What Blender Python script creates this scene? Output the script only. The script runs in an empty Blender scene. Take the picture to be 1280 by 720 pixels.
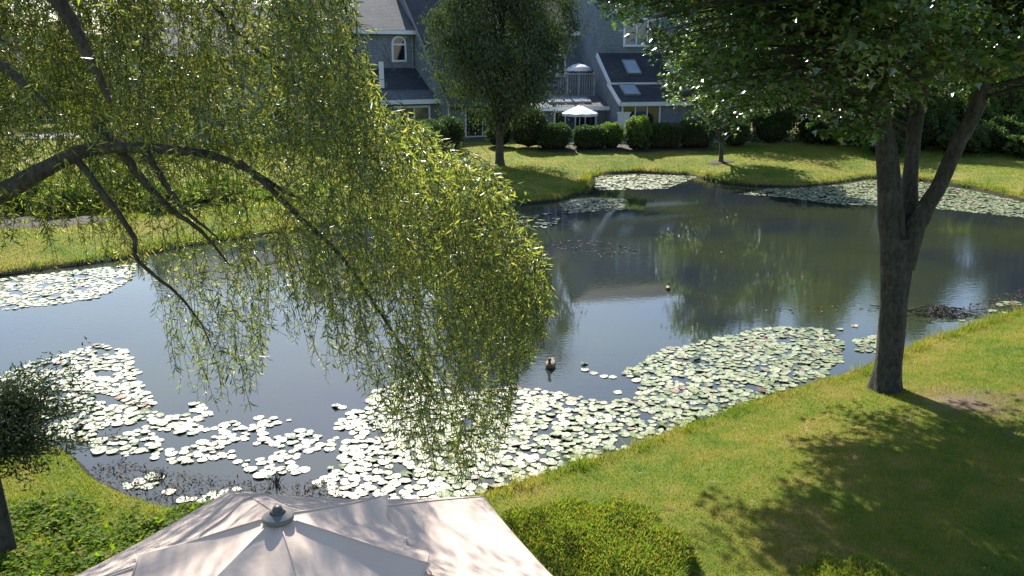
import bpy, math, random
import numpy as np
from mathutils import Vector, Matrix

# ------------------------------------------------------------------ camera, sky, sun
random.seed(7)
RNG = np.random.default_rng(7)
S = bpy.context.scene
C = S.collection
CAM_H = 5.9
PITCH = math.radians(15)
FPX = 1050.0
cam_d = bpy.data.cameras.new('camera')
cam_d.lens = 36.0 * FPX / 1280.0
cam_d.sensor_width = 36
cam_d.clip_end = 3000
cam = bpy.data.objects.new('camera', cam_d)
C.objects.link(cam)
cam.location = (0, 0, CAM_H)
cam.rotation_euler = (math.radians(90) - PITCH, 0, 0)
S.camera = cam

SUN_EL = math.radians(41)
SUN_AZ = math.radians(14)          # left of straight ahead
world = bpy.data.worlds.new('World')
S.world = world
world.use_nodes = True
wn = world.node_tree
bg = wn.nodes['Background']
sky = wn.nodes.new('ShaderNodeTexSky')
sky.sky_type = 'NISHITA'
sky.sun_disc = False
sky.sun_elevation = SUN_EL
sky.sun_rotation = -SUN_AZ
sky.air_density = 1.0
sky.dust_density = 0.7
sky.ozone_density = 2.0
wn.links.new(sky.outputs[0], bg.inputs[0])
bg.inputs[1].default_value = 0.105
sun_d = bpy.data.lights.new('sun', 'SUN')
sun_d.energy = 5.0
sun_d.angle = math.radians(0.45)
sun_d.color = (1.0, 0.95, 0.86)
sun = bpy.data.objects.new('sun', sun_d)
C.objects.link(sun)
SUN_DIR = Vector((-math.sin(SUN_AZ) * math.cos(SUN_EL), math.cos(SUN_AZ) * math.cos(SUN_EL), math.sin(SUN_EL)))
sun.rotation_euler = (-SUN_DIR).to_track_quat('-Z', 'Y').to_euler()
S.view_settings.view_transform = 'Standard'
S.view_settings.look = 'None'
S.view_settings.gamma = 1
S.view_settings.exposure = 1.2
S.cycles.max_bounces = 6
S.cycles.transparent_max_bounces = 6
S.cycles.caustics_reflective = False
S.cycles.caustics_refractive = False
S.cycles.sample_clamp_indirect = 4.0

# ------------------------------------------------------------------ measuring helpers
cp, sp = math.cos(PITCH), math.sin(PITCH)

def ray(px, py):
    a = (px - 640.0) / FPX
    b = (360.0 - py) / FPX
    return np.array([a, cp + b * sp, -sp + b * cp])

def on_z(px, py, z=0.0):
    r = ray(px, py)
    t = (z - CAM_H) / r[2]
    return np.array([r[0] * t, r[1] * t, z])

def on_y(px, py, Y):
    r = ray(px, py)
    t = Y / r[1]
    return np.array([r[0] * t, Y, CAM_H + r[2] * t])

def to_px(P):
    P = np.asarray(P, float)
    x, y, z = P[..., 0], P[..., 1], P[..., 2] - CAM_H
    d = y * cp - z * sp
    u = y * sp + z * cp
    return 640 + FPX * x / d, 360 - FPX * u / d

# ------------------------------------------------------------------ object helpers
def tag(o, label=None, cat=None, group=None, kind=None):
    if label: o['label'] = label
    if cat: o['category'] = cat
    if group: o['group'] = group
    if kind: o['kind'] = kind
    return o

def thing(name, label, cat, loc=(0, 0, 0), rz=0.0, group=None):
    o = bpy.data.objects.new(name, None)
    C.objects.link(o)
    o.location = loc
    o.rotation_euler = (0, 0, rz)
    o.empty_display_size = 0.2
    return tag(o, label, cat, group)

def np_mesh(name, V, F, mat=None, smooth=False):
    """V (n,3) floats, F (m,k) equal-size faces"""
    V = np.asarray(V, np.float32).reshape(-1, 3)
    F = np.asarray(F, np.int32)
    me = bpy.data.meshes.new(name)
    m, k = F.shape
    me.vertices.add(len(V)); me.vertices.foreach_set('co', V.ravel())
    me.loops.add(m * k); me.loops.foreach_set('vertex_index', F.ravel())
    me.polygons.add(m)
    me.polygons.foreach_set('loop_start', np.arange(0, m * k, k, dtype=np.int32))
    if smooth: me.polygons.foreach_set('use_smooth', np.ones(m, bool))
    me.update(calc_edges=True)
    if mat: me.materials.append(mat)
    return me

def link(name, me, parent=None, loc=None, rot=None, scale=None):
    o = bpy.data.objects.new(name, me)
    C.objects.link(o)
    if parent: o.parent = parent
    if loc is not None: o.location = loc
    if rot is not None: o.rotation_euler = rot
    if scale is not None: o.scale = scale if hasattr(scale, '__len__') else (scale,) * 3
    return o

class MB:
    """collects faces of one part"""
    def __init__(s): s.v = []; s.f = []
    def add(s, vs, fs):
        n = len(s.v); s.v += [tuple(map(float, q)) for q in vs]; s.f += [tuple(i + n for i in f) for f in fs]; return s
    def box(s, x0, x1, y0, y1, z0, z1):
        vs = [(x0, y0, z0), (x1, y0, z0), (x1, y1, z0), (x0, y1, z0), (x0, y0, z1), (x1, y0, z1), (x1, y1, z1), (x0, y1, z1)]
        return s.add(vs, [(0, 3, 2, 1), (4, 5, 6, 7), (0, 1, 5, 4), (1, 2, 6, 5), (2, 3, 7, 6), (3, 0, 4, 7)])
    def prism(s, prof, u0, u1):
        """prof: list of (v,z), extruded along local x from u0 to u1"""
        n = len(prof)
        vs = [(u0, v, z) for v, z in prof] + [(u1, v, z) for v, z in prof]
        fs = [tuple(range(n)), tuple(range(2 * n - 1, n - 1, -1))]
        fs += [((i + 1) % n, i, n + i, n + (i + 1) % n) for i in range(n)]
        return s.add(vs, fs)
    def slab(s, u0, u1, v0, z0, v1, z1, th):
        """a roof slab from (v0,z0) to (v1,z1)"""
        L = math.hypot(v1 - v0, z1 - z0); nv, nz = -(z1 - z0) / L * th, (v1 - v0) / L * th
        return s.prism([(v0, z0), (v1, z1), (v1 + nv, z1 + nz), (v0 + nv, z0 + nz)], u0, u1)
    def tube(s, pts, rad, n=8, cap=True):
        pts = [Vector(p) for p in pts]
        if not hasattr(rad, '__len__'): rad = [rad] * len(pts)
        vs = []; fs = []
        up = Vector((0.13, 0.21, 0.97)).normalized()
        for i, p in enumerate(pts):
            t = (pts[min(i + 1, len(pts) - 1)] - pts[max(i - 1, 0)]).normalized()
            if i == 0:
                a = t.cross(Vector((0.31, 0.95, 0.05))).normalized()
            else:
                a = (a - t * a.dot(t)).normalized()
            b = t.cross(a)
            for k in range(n):
                th = 2 * math.pi * k / n
                vs.append(p + (a * math.cos(th) + b * math.sin(th)) * rad[i])
        for i in range(len(pts) - 1):
            for k in range(n):
                fs.append((i * n + k, i * n + (k + 1) % n, (i + 1) * n + (k + 1) % n, (i + 1) * n + k))
        if cap:
            fs.append(tuple(range(n - 1, -1, -1))); fs.append(tuple(range((len(pts) - 1) * n, len(pts) * n)))
        return s.add(vs, fs)
    def lathe(s, prof, n=16, c=(0, 0, 0)):
        vs = [(c[0] + r * math.cos(2 * math.pi * k / n), c[1] + r * math.sin(2 * math.pi * k / n), c[2] + z) for r, z in prof for k in range(n)]
        fs = [(i * n + k, i * n + (k + 1) % n, (i + 1) * n + (k + 1) % n, (i + 1) * n + k) for i in range(len(prof) - 1) for k in range(n)]
        return s.add(vs, fs)
    def mesh(s, name, mat, smooth=False):
        me = bpy.data.meshes.new(name)
        me.from_pydata(s.v, [], s.f)
        if smooth: me.polygons.foreach_set('use_smooth', [True] * len(me.polygons))
        me.materials.append(mat)
        me.update()
        return me
    def build(s, name, mat, parent=None, smooth=False, loc=None, bevel=0):
        o = link(name, s.mesh(name, mat, smooth), parent, loc)
        if bevel:
            m = o.modifiers.new('bevel', 'BEVEL'); m.width = bevel; m.segments = 1; m.limit_method = 'ANGLE'
        return o

def copy_tree(o, parent=None):
    c = o.copy(); C.objects.link(c); c.parent = parent
    for ch in list(o.children): copy_tree(ch, c)
    return c

# ------------------------------------------------------------------ materials
def new_mat(name):
    m = bpy.data.materials.new(name); m.use_nodes = True
    return m, m.node_tree.nodes, m.node_tree.links, m.node_tree.nodes['Principled BSDF']

def ramp(N, stops, interp='LINEAR'):
    r = N.new('ShaderNodeValToRGB'); cr = r.color_ramp; cr.interpolation = interp
    while len(cr.elements) < len(stops): cr.elements.new(0.5)
    for e, (p, c) in zip(cr.elements, stops): e.position = p; e.color = (*c, 1)
    return r

def noise(N, L, scale, vec=None, detail=4, rough=0.55):
    n = N.new('ShaderNodeTexNoise'); n.inputs['Scale'].default_value = scale
    n.inputs['Detail'].default_value = detail; n.inputs['Roughness'].default_value = rough
    if vec is not None: L.new(vec, n.inputs['Vector'])
    return n

def mat_plain(name, col, rough=0.6, spec=0.5, var=0.12, scale=3.0, bump=0.0, metallic=0.0):
    m, N, L, b = new_mat(name)
    tc = N.new('ShaderNodeTexCoord')
    n = noise(N, L, scale, tc.outputs['Object'])
    d = [max(0, c * (1 - var)) for c in col]; e = [min(1, c * (1 + var)) for c in col]
    r = ramp(N, [(0.3, d), (0.7, e)]); L.new(n.outputs[0], r.inputs[0]); L.new(r.outputs[0], b.inputs['Base Color'])
    b.inputs['Roughness'].default_value = rough; b.inputs['Specular IOR Level'].default_value = spec
    b.inputs['Metallic'].default_value = metallic
    if bump:
        n2 = noise(N, L, scale * 8, tc.outputs['Object'])
        bp = N.new('ShaderNodeBump'); bp.inputs['Strength'].default_value = bump; bp.inputs['Distance'].default_value = 0.02
        L.new(n2.outputs[0], bp.inputs['Height']); L.new(bp.outputs[0], b.inputs['Normal'])
    return m

def mat_leaf(name, cols, trans, rough=0.4, tfac=0.4, spec=0.5):
    """each leaf gets its own tint; light passes through it"""
    m, N, L, b = new_mat(name)
    g = N.new('ShaderNodeNewGeometry')
    k = len(cols)
    r = ramp(N, [((i + 0.0) / max(1, k - 1), c) for i, c in enumerate(cols)])
    L.new(g.outputs['Random Per Island'], r.inputs[0])
    L.new(r.outputs[0], b.inputs['Base Color'])
    b.inputs['Roughness'].default_value = rough
    b.inputs['Specular IOR Level'].default_value = spec
    t = N.new('ShaderNodeBsdfTranslucent')
    mx = N.new('ShaderNodeMix'); mx.data_type = 'RGBA'; mx.blend_type = 'MULTIPLY'; mx.inputs[0].default_value = 1
    L.new(r.outputs[0], mx.inputs[6]); mx.inputs[7].default_value = (*trans, 1)
    L.new(mx.outputs[2], t.inputs[0])
    s = N.new('ShaderNodeMixShader'); s.inputs[0].default_value = tfac
    L.new(b.outputs[0], s.inputs[1]); L.new(t.outputs[0], s.inputs[2])
    L.new(s.outputs[0], N['Material Output'].inputs[0])
    return m

def mat_bark(name, c0, c1, scale=9):
    m, N, L, b = new_mat(name)
    tc = N.new('ShaderNodeTexCoord')
    mp = N.new('ShaderNodeMapping'); mp.inputs['Scale'].default_value = (1, 1, 0.42); L.new(tc.outputs['Object'], mp.inputs[0])
    n = noise(N, L, scale * 2, mp.outputs[0], 6, 0.65)
    n2 = noise(N, L, 2.2, tc.outputs['Object'], 3)
    r = ramp(N, [(0.35, c0), (0.62, c1)]); L.new(n.outputs[0], r.inputs[0])
    mx = N.new('ShaderNodeMix'); mx.data_type = 'RGBA'; mx.blend_type = 'MULTIPLY'
    r2 = ramp(N, [(0.3, (0.55, 0.58, 0.5)), (0.65, (1, 1, 1))]); L.new(n2.outputs[0], r2.inputs[0])
    mx.inputs[0].default_value = 1; L.new(r.outputs[0], mx.inputs[6]); L.new(r2.outputs[0], mx.inputs[7])
    L.new(mx.outputs[2], b.inputs['Base Color']); b.inputs['Roughness'].default_value = 0.85
    bp = N.new('ShaderNodeBump'); bp.inputs['Strength'].default_value = 1.0; bp.inputs['Distance'].default_value = 0.06
    L.new(n.outputs[0], bp.inputs['Height']); L.new(bp.outputs[0], b.inputs['Normal'])
    return m

def mat_shingle(name, c0, c1, mortar, bw, bh, roof=False, rough=0.85):
    m, N, L, b = new_mat(name)
    tc = N.new('ShaderNodeTexCoord')
    sx = N.new('ShaderNodeSeparateXYZ'); L.new(tc.outputs['Object'], sx.inputs[0])
    ad = N.new('ShaderNodeMath'); ad.operation = 'ADD'; L.new(sx.outputs[0], ad.inputs[0])
    if roof: ad.inputs[1].default_value = 0
    else: L.new(sx.outputs[1], ad.inputs[1])
    cb = N.new('ShaderNodeCombineXYZ'); L.new(ad.outputs[0], cb.inputs[0]); L.new(sx.outputs[2], cb.inputs[1])
    br = N.new('ShaderNodeTexBrick'); L.new(cb.outputs[0], br.inputs['Vector'])
    br.inputs['Scale'].default_value = 1; br.inputs['Brick Width'].default_value = bw; br.inputs['Row Height'].default_value = bh
    br.inputs['Mortar Size'].default_value = 0.012; br.inputs['Mortar Smooth'].default_value = 0.5
    br.inputs['Color1'].default_value = (*c0, 1); br.inputs['Color2'].default_value = (*c1, 1); br.inputs['Mortar'].default_value = (*mortar, 1)
    n = noise(N, L, 0.7, tc.outputs['Object'], 5)
    r = ramp(N, [(0.3, (0.72, 0.74, 0.76)), (0.7, (1.1, 1.1, 1.08))]); L.new(n.outputs[0], r.inputs[0])
    mx = N.new('ShaderNodeMix'); mx.data_type = 'RGBA'; mx.blend_type = 'MULTIPLY'; mx.inputs[0].default_value = 1
    L.new(br.outputs['Color'], mx.inputs[6]); L.new(r.outputs[0], mx.inputs[7]); L.new(mx.outputs[2], b.inputs['Base Color'])
    b.inputs['Roughness'].default_value = rough
    bp = N.new('ShaderNodeBump'); bp.inputs['Strength'].default_value = 0.6; bp.inputs['Distance'].default_value = 0.02; bp.invert = True
    L.new(br.outputs['Fac'], bp.inputs['Height']); L.new(bp.outputs[0], b.inputs['Normal'])
    return m

M = {}
M['siding'] = mat_shingle('grey_shingle_siding', (0.20, 0.225, 0.25), (0.27, 0.295, 0.32), (0.09, 0.10, 0.115), 0.16, 0.14)
M['roof'] = mat_shingle('dark_roof_shingle', (0.040, 0.042, 0.05), (0.065, 0.066, 0.072), (0.025, 0.025, 0.03), 0.3, 0.1, True)
M['roof_grey'] = mat_shingle('grey_roof_shingle', (0.11, 0.11, 0.115), (0.15, 0.145, 0.145), (0.06, 0.06, 0.065), 0.3, 0.1, True)
M['trim'] = mat_plain('white_trim', (0.72, 0.73, 0.74), 0.5, var=0.05)
M['deckwood'] = mat_plain('weathered_deck_wood', (0.26, 0.27, 0.28), 0.75, var=0.2)
M['glass'] = mat_plain('dark_window_glass', (0.018, 0.022, 0.028), 0.06, 0.8, var=0.5, scale=0.8)
M['curtain'] = mat_plain('curtained_window_glass', (0.16, 0.14, 0.09), 0.08, 0.8, var=0.4, scale=1.5)
M['blueglass'] = mat_plain('blue_window_glass', (0.05, 0.085, 0.14), 0.08, 0.8, var=0.3, scale=1)
M['skylight'] = mat_plain('skylight_glass', (0.36, 0.42, 0.48), 0.12, 0.9, var=0.12, scale=1)
M['patio'] = mat_plain('patio_slab', (0.32, 0.30, 0.27), 0.8, var=0.15, bump=0.3)
M['asphalt'] = mat_plain('pale_old_asphalt', (0.22, 0.215, 0.21), 0.85, var=0.15, bump=0.3)
M['mulch'] = mat_plain('bark_mulch', (0.04, 0.026, 0.018), 0.9, var=0.5, scale=14, bump=0.8)
M['white_fabric'] = mat_plain('white_parasol_fabric', (0.72, 0.71, 0.72), 0.7, var=0.05)
M['steel'] = mat_plain('brushed_steel', (0.55, 0.56, 0.58), 0.25, 0.5, var=0.05, metallic=1.0)
M['darkmetal'] = mat_plain('dark_grey_metal', (0.06, 0.065, 0.06), 0.4, 0.5, var=0.2)
M['dishmetal'] = mat_plain('grey_cap_plastic', (0.24, 0.25, 0.24), 0.45, 0.5, var=0.1)
M['bark_maple'] = mat_bark('maple_bark', (0.025, 0.021, 0.017), (0.085, 0.075, 0.062))
M['bark_willow'] = mat_bark('willow_bark', (0.03, 0.024, 0.017), (0.11, 0.09, 0.065))
M['bark_far'] = mat_bark('dark_bark', (0.03, 0.026, 0.02), (0.09, 0.08, 0.065))
M['willow'] = mat_leaf('willow_leaf', [(0.095, 0.135, 0.02), (0.13, 0.18, 0.028), (0.17, 0.205, 0.04), (0.22, 0.20, 0.06)], (2.7, 2.5, 1.2), 0.30, 0.52, 0.9)
M['willow_grey'] = mat_leaf('willow_leaf_grey_green', [(0.05, 0.095, 0.04), (0.08, 0.13, 0.05), (0.11, 0.15, 0.06)], (1.6, 1.8, 1.2), 0.35, 0.35, 0.5)  # grey-green leaves, mixed in at random
M['maple'] = mat_leaf('maple_leaf', [(0.03, 0.065, 0.018), (0.045, 0.09, 0.022), (0.06, 0.11, 0.025), (0.11, 0.15, 0.03)], (2.8, 3.1, 0.8), 0.26, 0.27, 1.0)
M['far_leaf'] = mat_leaf('bank_tree_leaf', [(0.04, 0.06, 0.025), (0.055, 0.08, 0.03), (0.085, 0.10, 0.04)], (1.4, 1.6, 0.9), 0.4, 0.3, 0.5)
M['wood_leaf'] = mat_leaf('woodland_leaf', [(0.028, 0.05, 0.02), (0.05, 0.085, 0.022), (0.08, 0.12, 0.03)], (2.2, 2.5, 1.0), 0.45, 0.42, 0.4)
M['bright_leaf'] = mat_leaf('bright_shrub_leaf', [(0.08, 0.13, 0.03), (0.11, 0.17, 0.035), (0.14, 0.19, 0.05)], (2.0, 2.2, 1.0), 0.4, 0.4, 0.4)
M['hedge_leaf'] = mat_leaf('hedge_leaf', [(0.035, 0.06, 0.02), (0.05, 0.085, 0.025), (0.07, 0.105, 0.03)], (1.5, 1.9, 1.0), 0.45, 0.3, 0.4)
M['yew'] = mat_leaf('yew_leaf', [(0.08, 0.14, 0.02), (0.11, 0.18, 0.025), (0.17, 0.20, 0.035), (0.26, 0.16, 0.05)], (2.0, 2.1, 0.9), 0.5, 0.42, 0.4)
M['ivy'] = mat_leaf('ground_cover_leaf', [(0.06, 0.115, 0.01), (0.09, 0.155, 0.014), (0.14, 0.19, 0.02), (0.18, 0.14, 0.04)], (2.0, 2.3, 0.6), 0.7, 0.45, 0.12)
M['core'] = mat_plain('shrub_dark_core', (0.025, 0.022, 0.012), 0.95, 0.1, var=0.4, scale=9)
M['debris'] = mat_leaf('pond_debris', [(0.05, 0.035, 0.025), (0.10, 0.07, 0.045), (0.16, 0.12, 0.10), (0.07, 0.075, 0.04)], (1, 1, 1), 0.85, 0.1, 0.12)
M['leaf_tan'] = mat_plain('dry_leaf', (0.24, 0.17, 0.10), 0.75)
M['cap_grey'] = mat_plain('grey_cap', (0.13, 0.13, 0.125), 0.5)
M['twig'] = mat_plain('dead_twig', (0.05, 0.036, 0.026), 0.8, var=0.4)

# near parasol cloth: thin, a little light comes through, fine weave
m, N, L, b = new_mat('pale_pink_canopy_cloth')
tc = N.new('ShaderNodeTexCoord')
n = noise(N, L, 5, tc.outputs['Object'], 5)
r = ramp(N, [(0.3, (0.54, 0.425, 0.35)), (0.7, (0.59, 0.47, 0.39))]); L.new(n.outputs[0], r.inputs[0]); L.new(r.outputs[0], b.inputs['Base Color'])
b.inputs['Roughness'].default_value = 0.85; b.inputs['Specular IOR Level'].default_value = 0.25
wv = noise(N, L, 420, tc.outputs['Object'], 2)
wr = noise(N, L, 3.2, tc.outputs['Object'], 4)
ma = N.new('ShaderNodeMath'); ma.operation = 'MULTIPLY_ADD'; L.new(wv.outputs[0], ma.inputs[0]); ma.inputs[1].default_value = 0.02; L.new(wr.outputs[0], ma.inputs[2])
bp = N.new('ShaderNodeBump'); bp.inputs['Strength'].default_value = 0.3; bp.inputs['Distance'].default_value = 0.04
L.new(ma.outputs[0], bp.inputs['Height']); L.new(bp.outputs[0], b.inputs['Normal'])
M['canopy'] = m

# water
m, N, L, b = new_mat('pond_water')
tc = N.new('ShaderNodeTexCoord')
n = noise(N, L, 0.16, tc.outputs['Object'], 5)
r = ramp(N, [(0.35, (0.017, 0.022, 0.030)), (0.65, (0.034, 0.042, 0.018))]); L.new(n.outputs[0], r.inputs[0]); L.new(r.outputs[0], b.inputs['Base Color'])  # pond murk, tinted blue and green in place of sky and tree reflections
b.inputs['Roughness'].default_value = 0.015
b.inputs['IOR'].default_value = 1.5
b.inputs['Specular IOR Level'].default_value = 0.5
mp = N.new('ShaderNodeMapping'); mp.inputs['Scale'].default_value = (1.0, 1.6, 1); mp.inputs['Rotation'].default_value = (0, 0, 0.35)
L.new(tc.outputs['Object'], mp.inputs[0])
w1 = noise(N, L, 5.5, mp.outputs[0], 3, 0.5)
w2 = noise(N, L, 0.11, tc.outputs['Object'], 2)
r2 = ramp(N, [(0.42, (0.10, 0.10, 0.10)), (0.68, (1, 1, 1))]); L.new(w2.outputs[0], r2.inputs[0])
mu = N.new('ShaderNodeMath'); mu.operation = 'MULTIPLY'; L.new(w1.outputs[0], mu.inputs[0]); L.new(r2.outputs[0], mu.inputs[1])
bp = N.new('ShaderNodeBump'); bp.inputs['Strength'].default_value = 0.35; bp.inputs['Distance'].default_value = 0.010
L.new(mu.outputs[0], bp.inputs['Height']); L.new(bp.outputs[0], b.inputs['Normal'])
M['water'] = m

# ground: turf colour in patches, bare soil where the bank drops to the water
def turf_colour(N, L):
    g = N.new('ShaderNodeNewGeometry')
    n1 = noise(N, L, 0.45, g.outputs['Position'], 5, 0.6)
    n2 = noise(N, L, 2.3, g.outputs['Position'], 4, 0.6)
    mx = N.new('ShaderNodeMath'); mx.operation = 'MULTIPLY_ADD'; L.new(n2.outputs[0], mx.inputs[0]); mx.inputs[1].default_value = 0.45
    sc = N.new('ShaderNodeMath'); sc.operation = 'MULTIPLY'; sc.inputs[1].default_value = 0.62; L.new(n1.outputs[0], sc.inputs[0])
    L.new(sc.outputs[0], mx.inputs[2])
    r = ramp(N, [(0.36, (0.07, 0.12, 0.012)), (0.48, (0.125, 0.165, 0.018)), (0.58, (0.19, 0.185, 0.03)), (0.72, (0.28, 0.21, 0.08))])
    L.new(mx.outputs[0], r.inputs[0])
    return g, r
m, N, L, b = new_mat('turf_ground')
g, r = turf_colour(N, L)
sx = N.new('ShaderNodeSeparateXYZ'); L.new(g.outputs['Position'], sx.inputs[0])
n3 = noise(N, L, 7, g.outputs['Position'], 3)
md = N.new('ShaderNodeMath'); md.operation = 'MULTIPLY_ADD'; L.new(n3.outputs[0], md.inputs[0]); md.inputs[1].default_value = 0.12; L.new(sx.outputs[2], md.inputs[2])
mr = N.new('ShaderNodeMapRange'); mr.inputs[1].default_value = 0.13; mr.inputs[2].default_value = 0.20; L.new(md.outputs[0], mr.inputs[0])
mx = N.new('ShaderNodeMix'); mx.data_type = 'RGBA'; L.new(mr.outputs[0], mx.inputs[0]); mx.inputs[6].default_value = (0.03, 0.022, 0.014, 1); L.new(r.outputs[0], mx.inputs[7])
vd = N.new('ShaderNodeVectorMath'); vd.operation = 'DISTANCE'; L.new(g.outputs['Position'], vd.inputs[0]); vd.inputs[1].default_value = (7.6, 12.9, .5)
n5 = noise(N, L, 1.7, g.outputs['Position'], 5, .65)
wm = N.new('ShaderNodeMath'); wm.operation = 'MULTIPLY_ADD'; L.new(n5.outputs[0], wm.inputs[0]); wm.inputs[1].default_value = -4.5; L.new(vd.outputs['Value'], wm.inputs[2])
wr_ = N.new('ShaderNodeMapRange'); wr_.inputs[1].default_value = -1.9; wr_.inputs[2].default_value = -1.0; L.new(wm.outputs[0], wr_.inputs[0])
mw = N.new('ShaderNodeMix'); mw.data_type = 'RGBA'; L.new(wr_.outputs[0], mw.inputs[0]); mw.inputs[6].default_value = (0.19, 0.135, 0.085, 1); L.new(mx.outputs[2], mw.inputs[7])
L.new(mw.outputs[2], b.inputs['Base Color']); b.inputs['Roughness'].default_value = 0.9; b.inputs['Specular IOR Level'].default_value = 0.2
n4 = noise(N, L, 38, g.outputs['Position'], 5, 0.7)
bp = N.new('ShaderNodeBump'); bp.inputs['Strength'].default_value = 1; bp.inputs['Distance'].default_value = 0.05
L.new(n4.outputs[0], bp.inputs['Height']); L.new(bp.outputs[0], b.inputs['Normal'])
M['ground'] = m
# grass blades share the turf colour
m, N, L, b = new_mat('grass_blade')
g, r = turf_colour(N, L)
v = ramp(N, [(0, (0.75, 0.8, 0.7)), (0.5, (1.05, 1.1, 1.0)), (1, (1.5, 1.35, 1.15))]); L.new(g.outputs['Random Per Island'], v.inputs[0])
mx = N.new('ShaderNodeMix'); mx.data_type = 'RGBA'; mx.blend_type = 'MULTIPLY'; mx.inputs[0].default_value = 1
L.new(r.outputs[0], mx.inputs[6]); L.new(v.outputs[0], mx.inputs[7]); L.new(mx.outputs[2], b.inputs['Base Color'])
b.inputs['Roughness'].default_value = 0.5; b.inputs['Specular IOR Level'].default_value = 0.3
t = N.new('ShaderNodeBsdfTranslucent'); m2 = N.new('ShaderNodeMix'); m2.data_type = 'RGBA'; m2.blend_type = 'MULTIPLY'; m2.inputs[0].default_value = 1
L.new(mx.outputs[2], m2.inputs[6]); m2.inputs[7].default_value = (1.7, 1.8, 1.0, 1); L.new(m2.outputs[2], t.inputs[0])
s_ = N.new('ShaderNodeMixShader'); s_.inputs[0].default_value = 0.4; L.new(b.outputs[0], s_.inputs[1]); L.new(t.outputs[0], s_.inputs[2]); L.new(s_.outputs[0], N['Material Output'].inputs[0])
M['grass'] = m

def mat_pad(name, cols, rough=0.5):
    m, N, L, b = new_mat(name)
    oi = N.new('ShaderNodeObjectInfo'); g = N.new('ShaderNodeNewGeometry')
    ad = N.new('ShaderNodeMath'); ad.operation = 'ADD'; L.new(oi.outputs['Random'], ad.inputs[0]); L.new(g.outputs['Random Per Island'], ad.inputs[1])
    fr = N.new('ShaderNodeMath'); fr.operation = 'FRACT'; L.new(ad.outputs[0], fr.inputs[0])
    r = ramp(N, [(i / (len(cols) - 1), c) for i, c in enumerate(cols)]); L.new(fr.outputs[0], r.inputs[0])
    n = noise(N, L, 16, g.outputs['Position'], 4)
    r3 = ramp(N, [(0.3, (0.55, 0.60, 0.5)), (0.7, (1.15, 1.12, 1.1))]); L.new(n.outputs[0], r3.inputs[0])
    mx = N.new('ShaderNodeMix'); mx.data_type = 'RGBA'; mx.blend_type = 'MULTIPLY'; mx.inputs[0].default_value = 1
    L.new(r.outputs[0], mx.inputs[6]); L.new(r3.outputs[0], mx.inputs[7]); L.new(mx.outputs[2], b.inputs['Base Color'])
    b.inputs['Roughness'].default_value = rough; b.inputs['Specular IOR Level'].default_value = 0.5
    bp = N.new('ShaderNodeBump'); bp.inputs['Strength'].default_value = 0.9; bp.inputs['Distance'].default_value = 0.012
    L.new(n.outputs[0], bp.inputs['Height']); L.new(bp.outputs[0], b.inputs['Normal'])
    return m
M['pad'] = mat_pad('lily_pad_green', [(0.13, 0.185, 0.07), (0.19, 0.235, 0.11), (0.25, 0.285, 0.16), (0.25, 0.23, 0.13)])
M['pad_green'] = mat_pad('lily_pad_fresh_green', [(0.05, 0.10, 0.015), (0.08, 0.13, 0.02), (0.11, 0.13, 0.02)], 0.6)
M['pad_red'] = mat_pad('lily_pad_red_brown', [(0.16, 0.09, 0.06), (0.24, 0.12, 0.07), (0.20, 0.15, 0.08)], 0.5)

# ------------------------------------------------------------------ pond outline and ground
shore_px = [(560, 628), (600, 619), (640, 608), (680, 595), (760, 570), (830, 545), (900, 520), (960, 496), (1020, 481), (1065, 468), (1085, 455),
            (1130, 437), (1200, 412), (1280, 390), (1340, 372), (1440, 345), (1560, 320),
            (1600, 296), (1480, 278), (1380, 264), (1280, 251), (1215, 236), (1150, 226), (1085, 223), (1050, 229), (1000, 235), (940, 233), (900, 229), (860, 219), (800, 216), (760, 217), (742, 223), (738, 232), (733, 241), (700, 251), (640, 257),
            (560, 266), (480, 274), (400, 284), (320, 296), (240, 308), (150, 326), (60, 338), (0, 346), (-100, 356), (-220, 372), (-330, 420),
            (-360, 520), (-200, 560), (-80, 560), (0, 556), (50, 554), (85, 564), (110, 580), (130, 605), (160, 622), (200, 634), (260, 648), (340, 655), (450, 646), (520, 636)]
SH = np.array([on_z(x, y, 0.0)[:2] for x, y in shore_px])

def sdf(P, poly=SH):
    """signed distance, positive outside the pond"""
    P = np.asarray(P, float)
    d = np.full(len(P), 1e9); ins = np.zeros(len(P), bool)
    A = poly; B = np.roll(poly, -1, axis=0)
    for a, b2 in zip(A, B):
        e = b2 - a; w = P - a
        t = np.clip((w @ e) / (e @ e + 1e-12), 0, 1)
        q = w - t[:, None] * e
        d = np.minimum(d, np.einsum('ij,ij->i', q, q))
        c = (a[1] > P[:, 1]) != (b2[1] > P[:, 1])
        with np.errstate(divide='ignore', invalid='ignore'):
            xi = e[0] * (P[:, 1] - a[1]) / (e[1] if e[1] else 1e-9) + a[0]
        ins ^= c & (P[:, 0] < xi)
    d = np.sqrt(d)
    return np.where(ins, -d, d)

def sst(x): x = np.clip(x, 0, 1); return x * x * (3 - 2 * x)

def ground_z(P):
    P = np.asarray(P, float).reshape(-1, 2)
    d = sdf(P)
    wob = 0.10 * np.sin(P[:, 0] * 2.3 + P[:, 1] * 1.1) * np.sin(P[:, 1] * 1.9 - P[:, 0] * 0.7)
    d = d + wob * 0.6
    z = np.where(d > 0, 0.16 * sst(d / 0.22) + 0.34 * sst(d / 3.2) + 0.4 * sst((P[:, 1] - 46) / 9), -1.0 * sst(-d / 0.5))
    z = z + np.where(d > 0.3, 0.025 * np.sin(P[:, 0] * 1.3 + 1) * np.sin(P[:, 1] * 0.9), 0)
    return z

def gz(x, y): return float(ground_z([(x, y)])[0])

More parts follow.
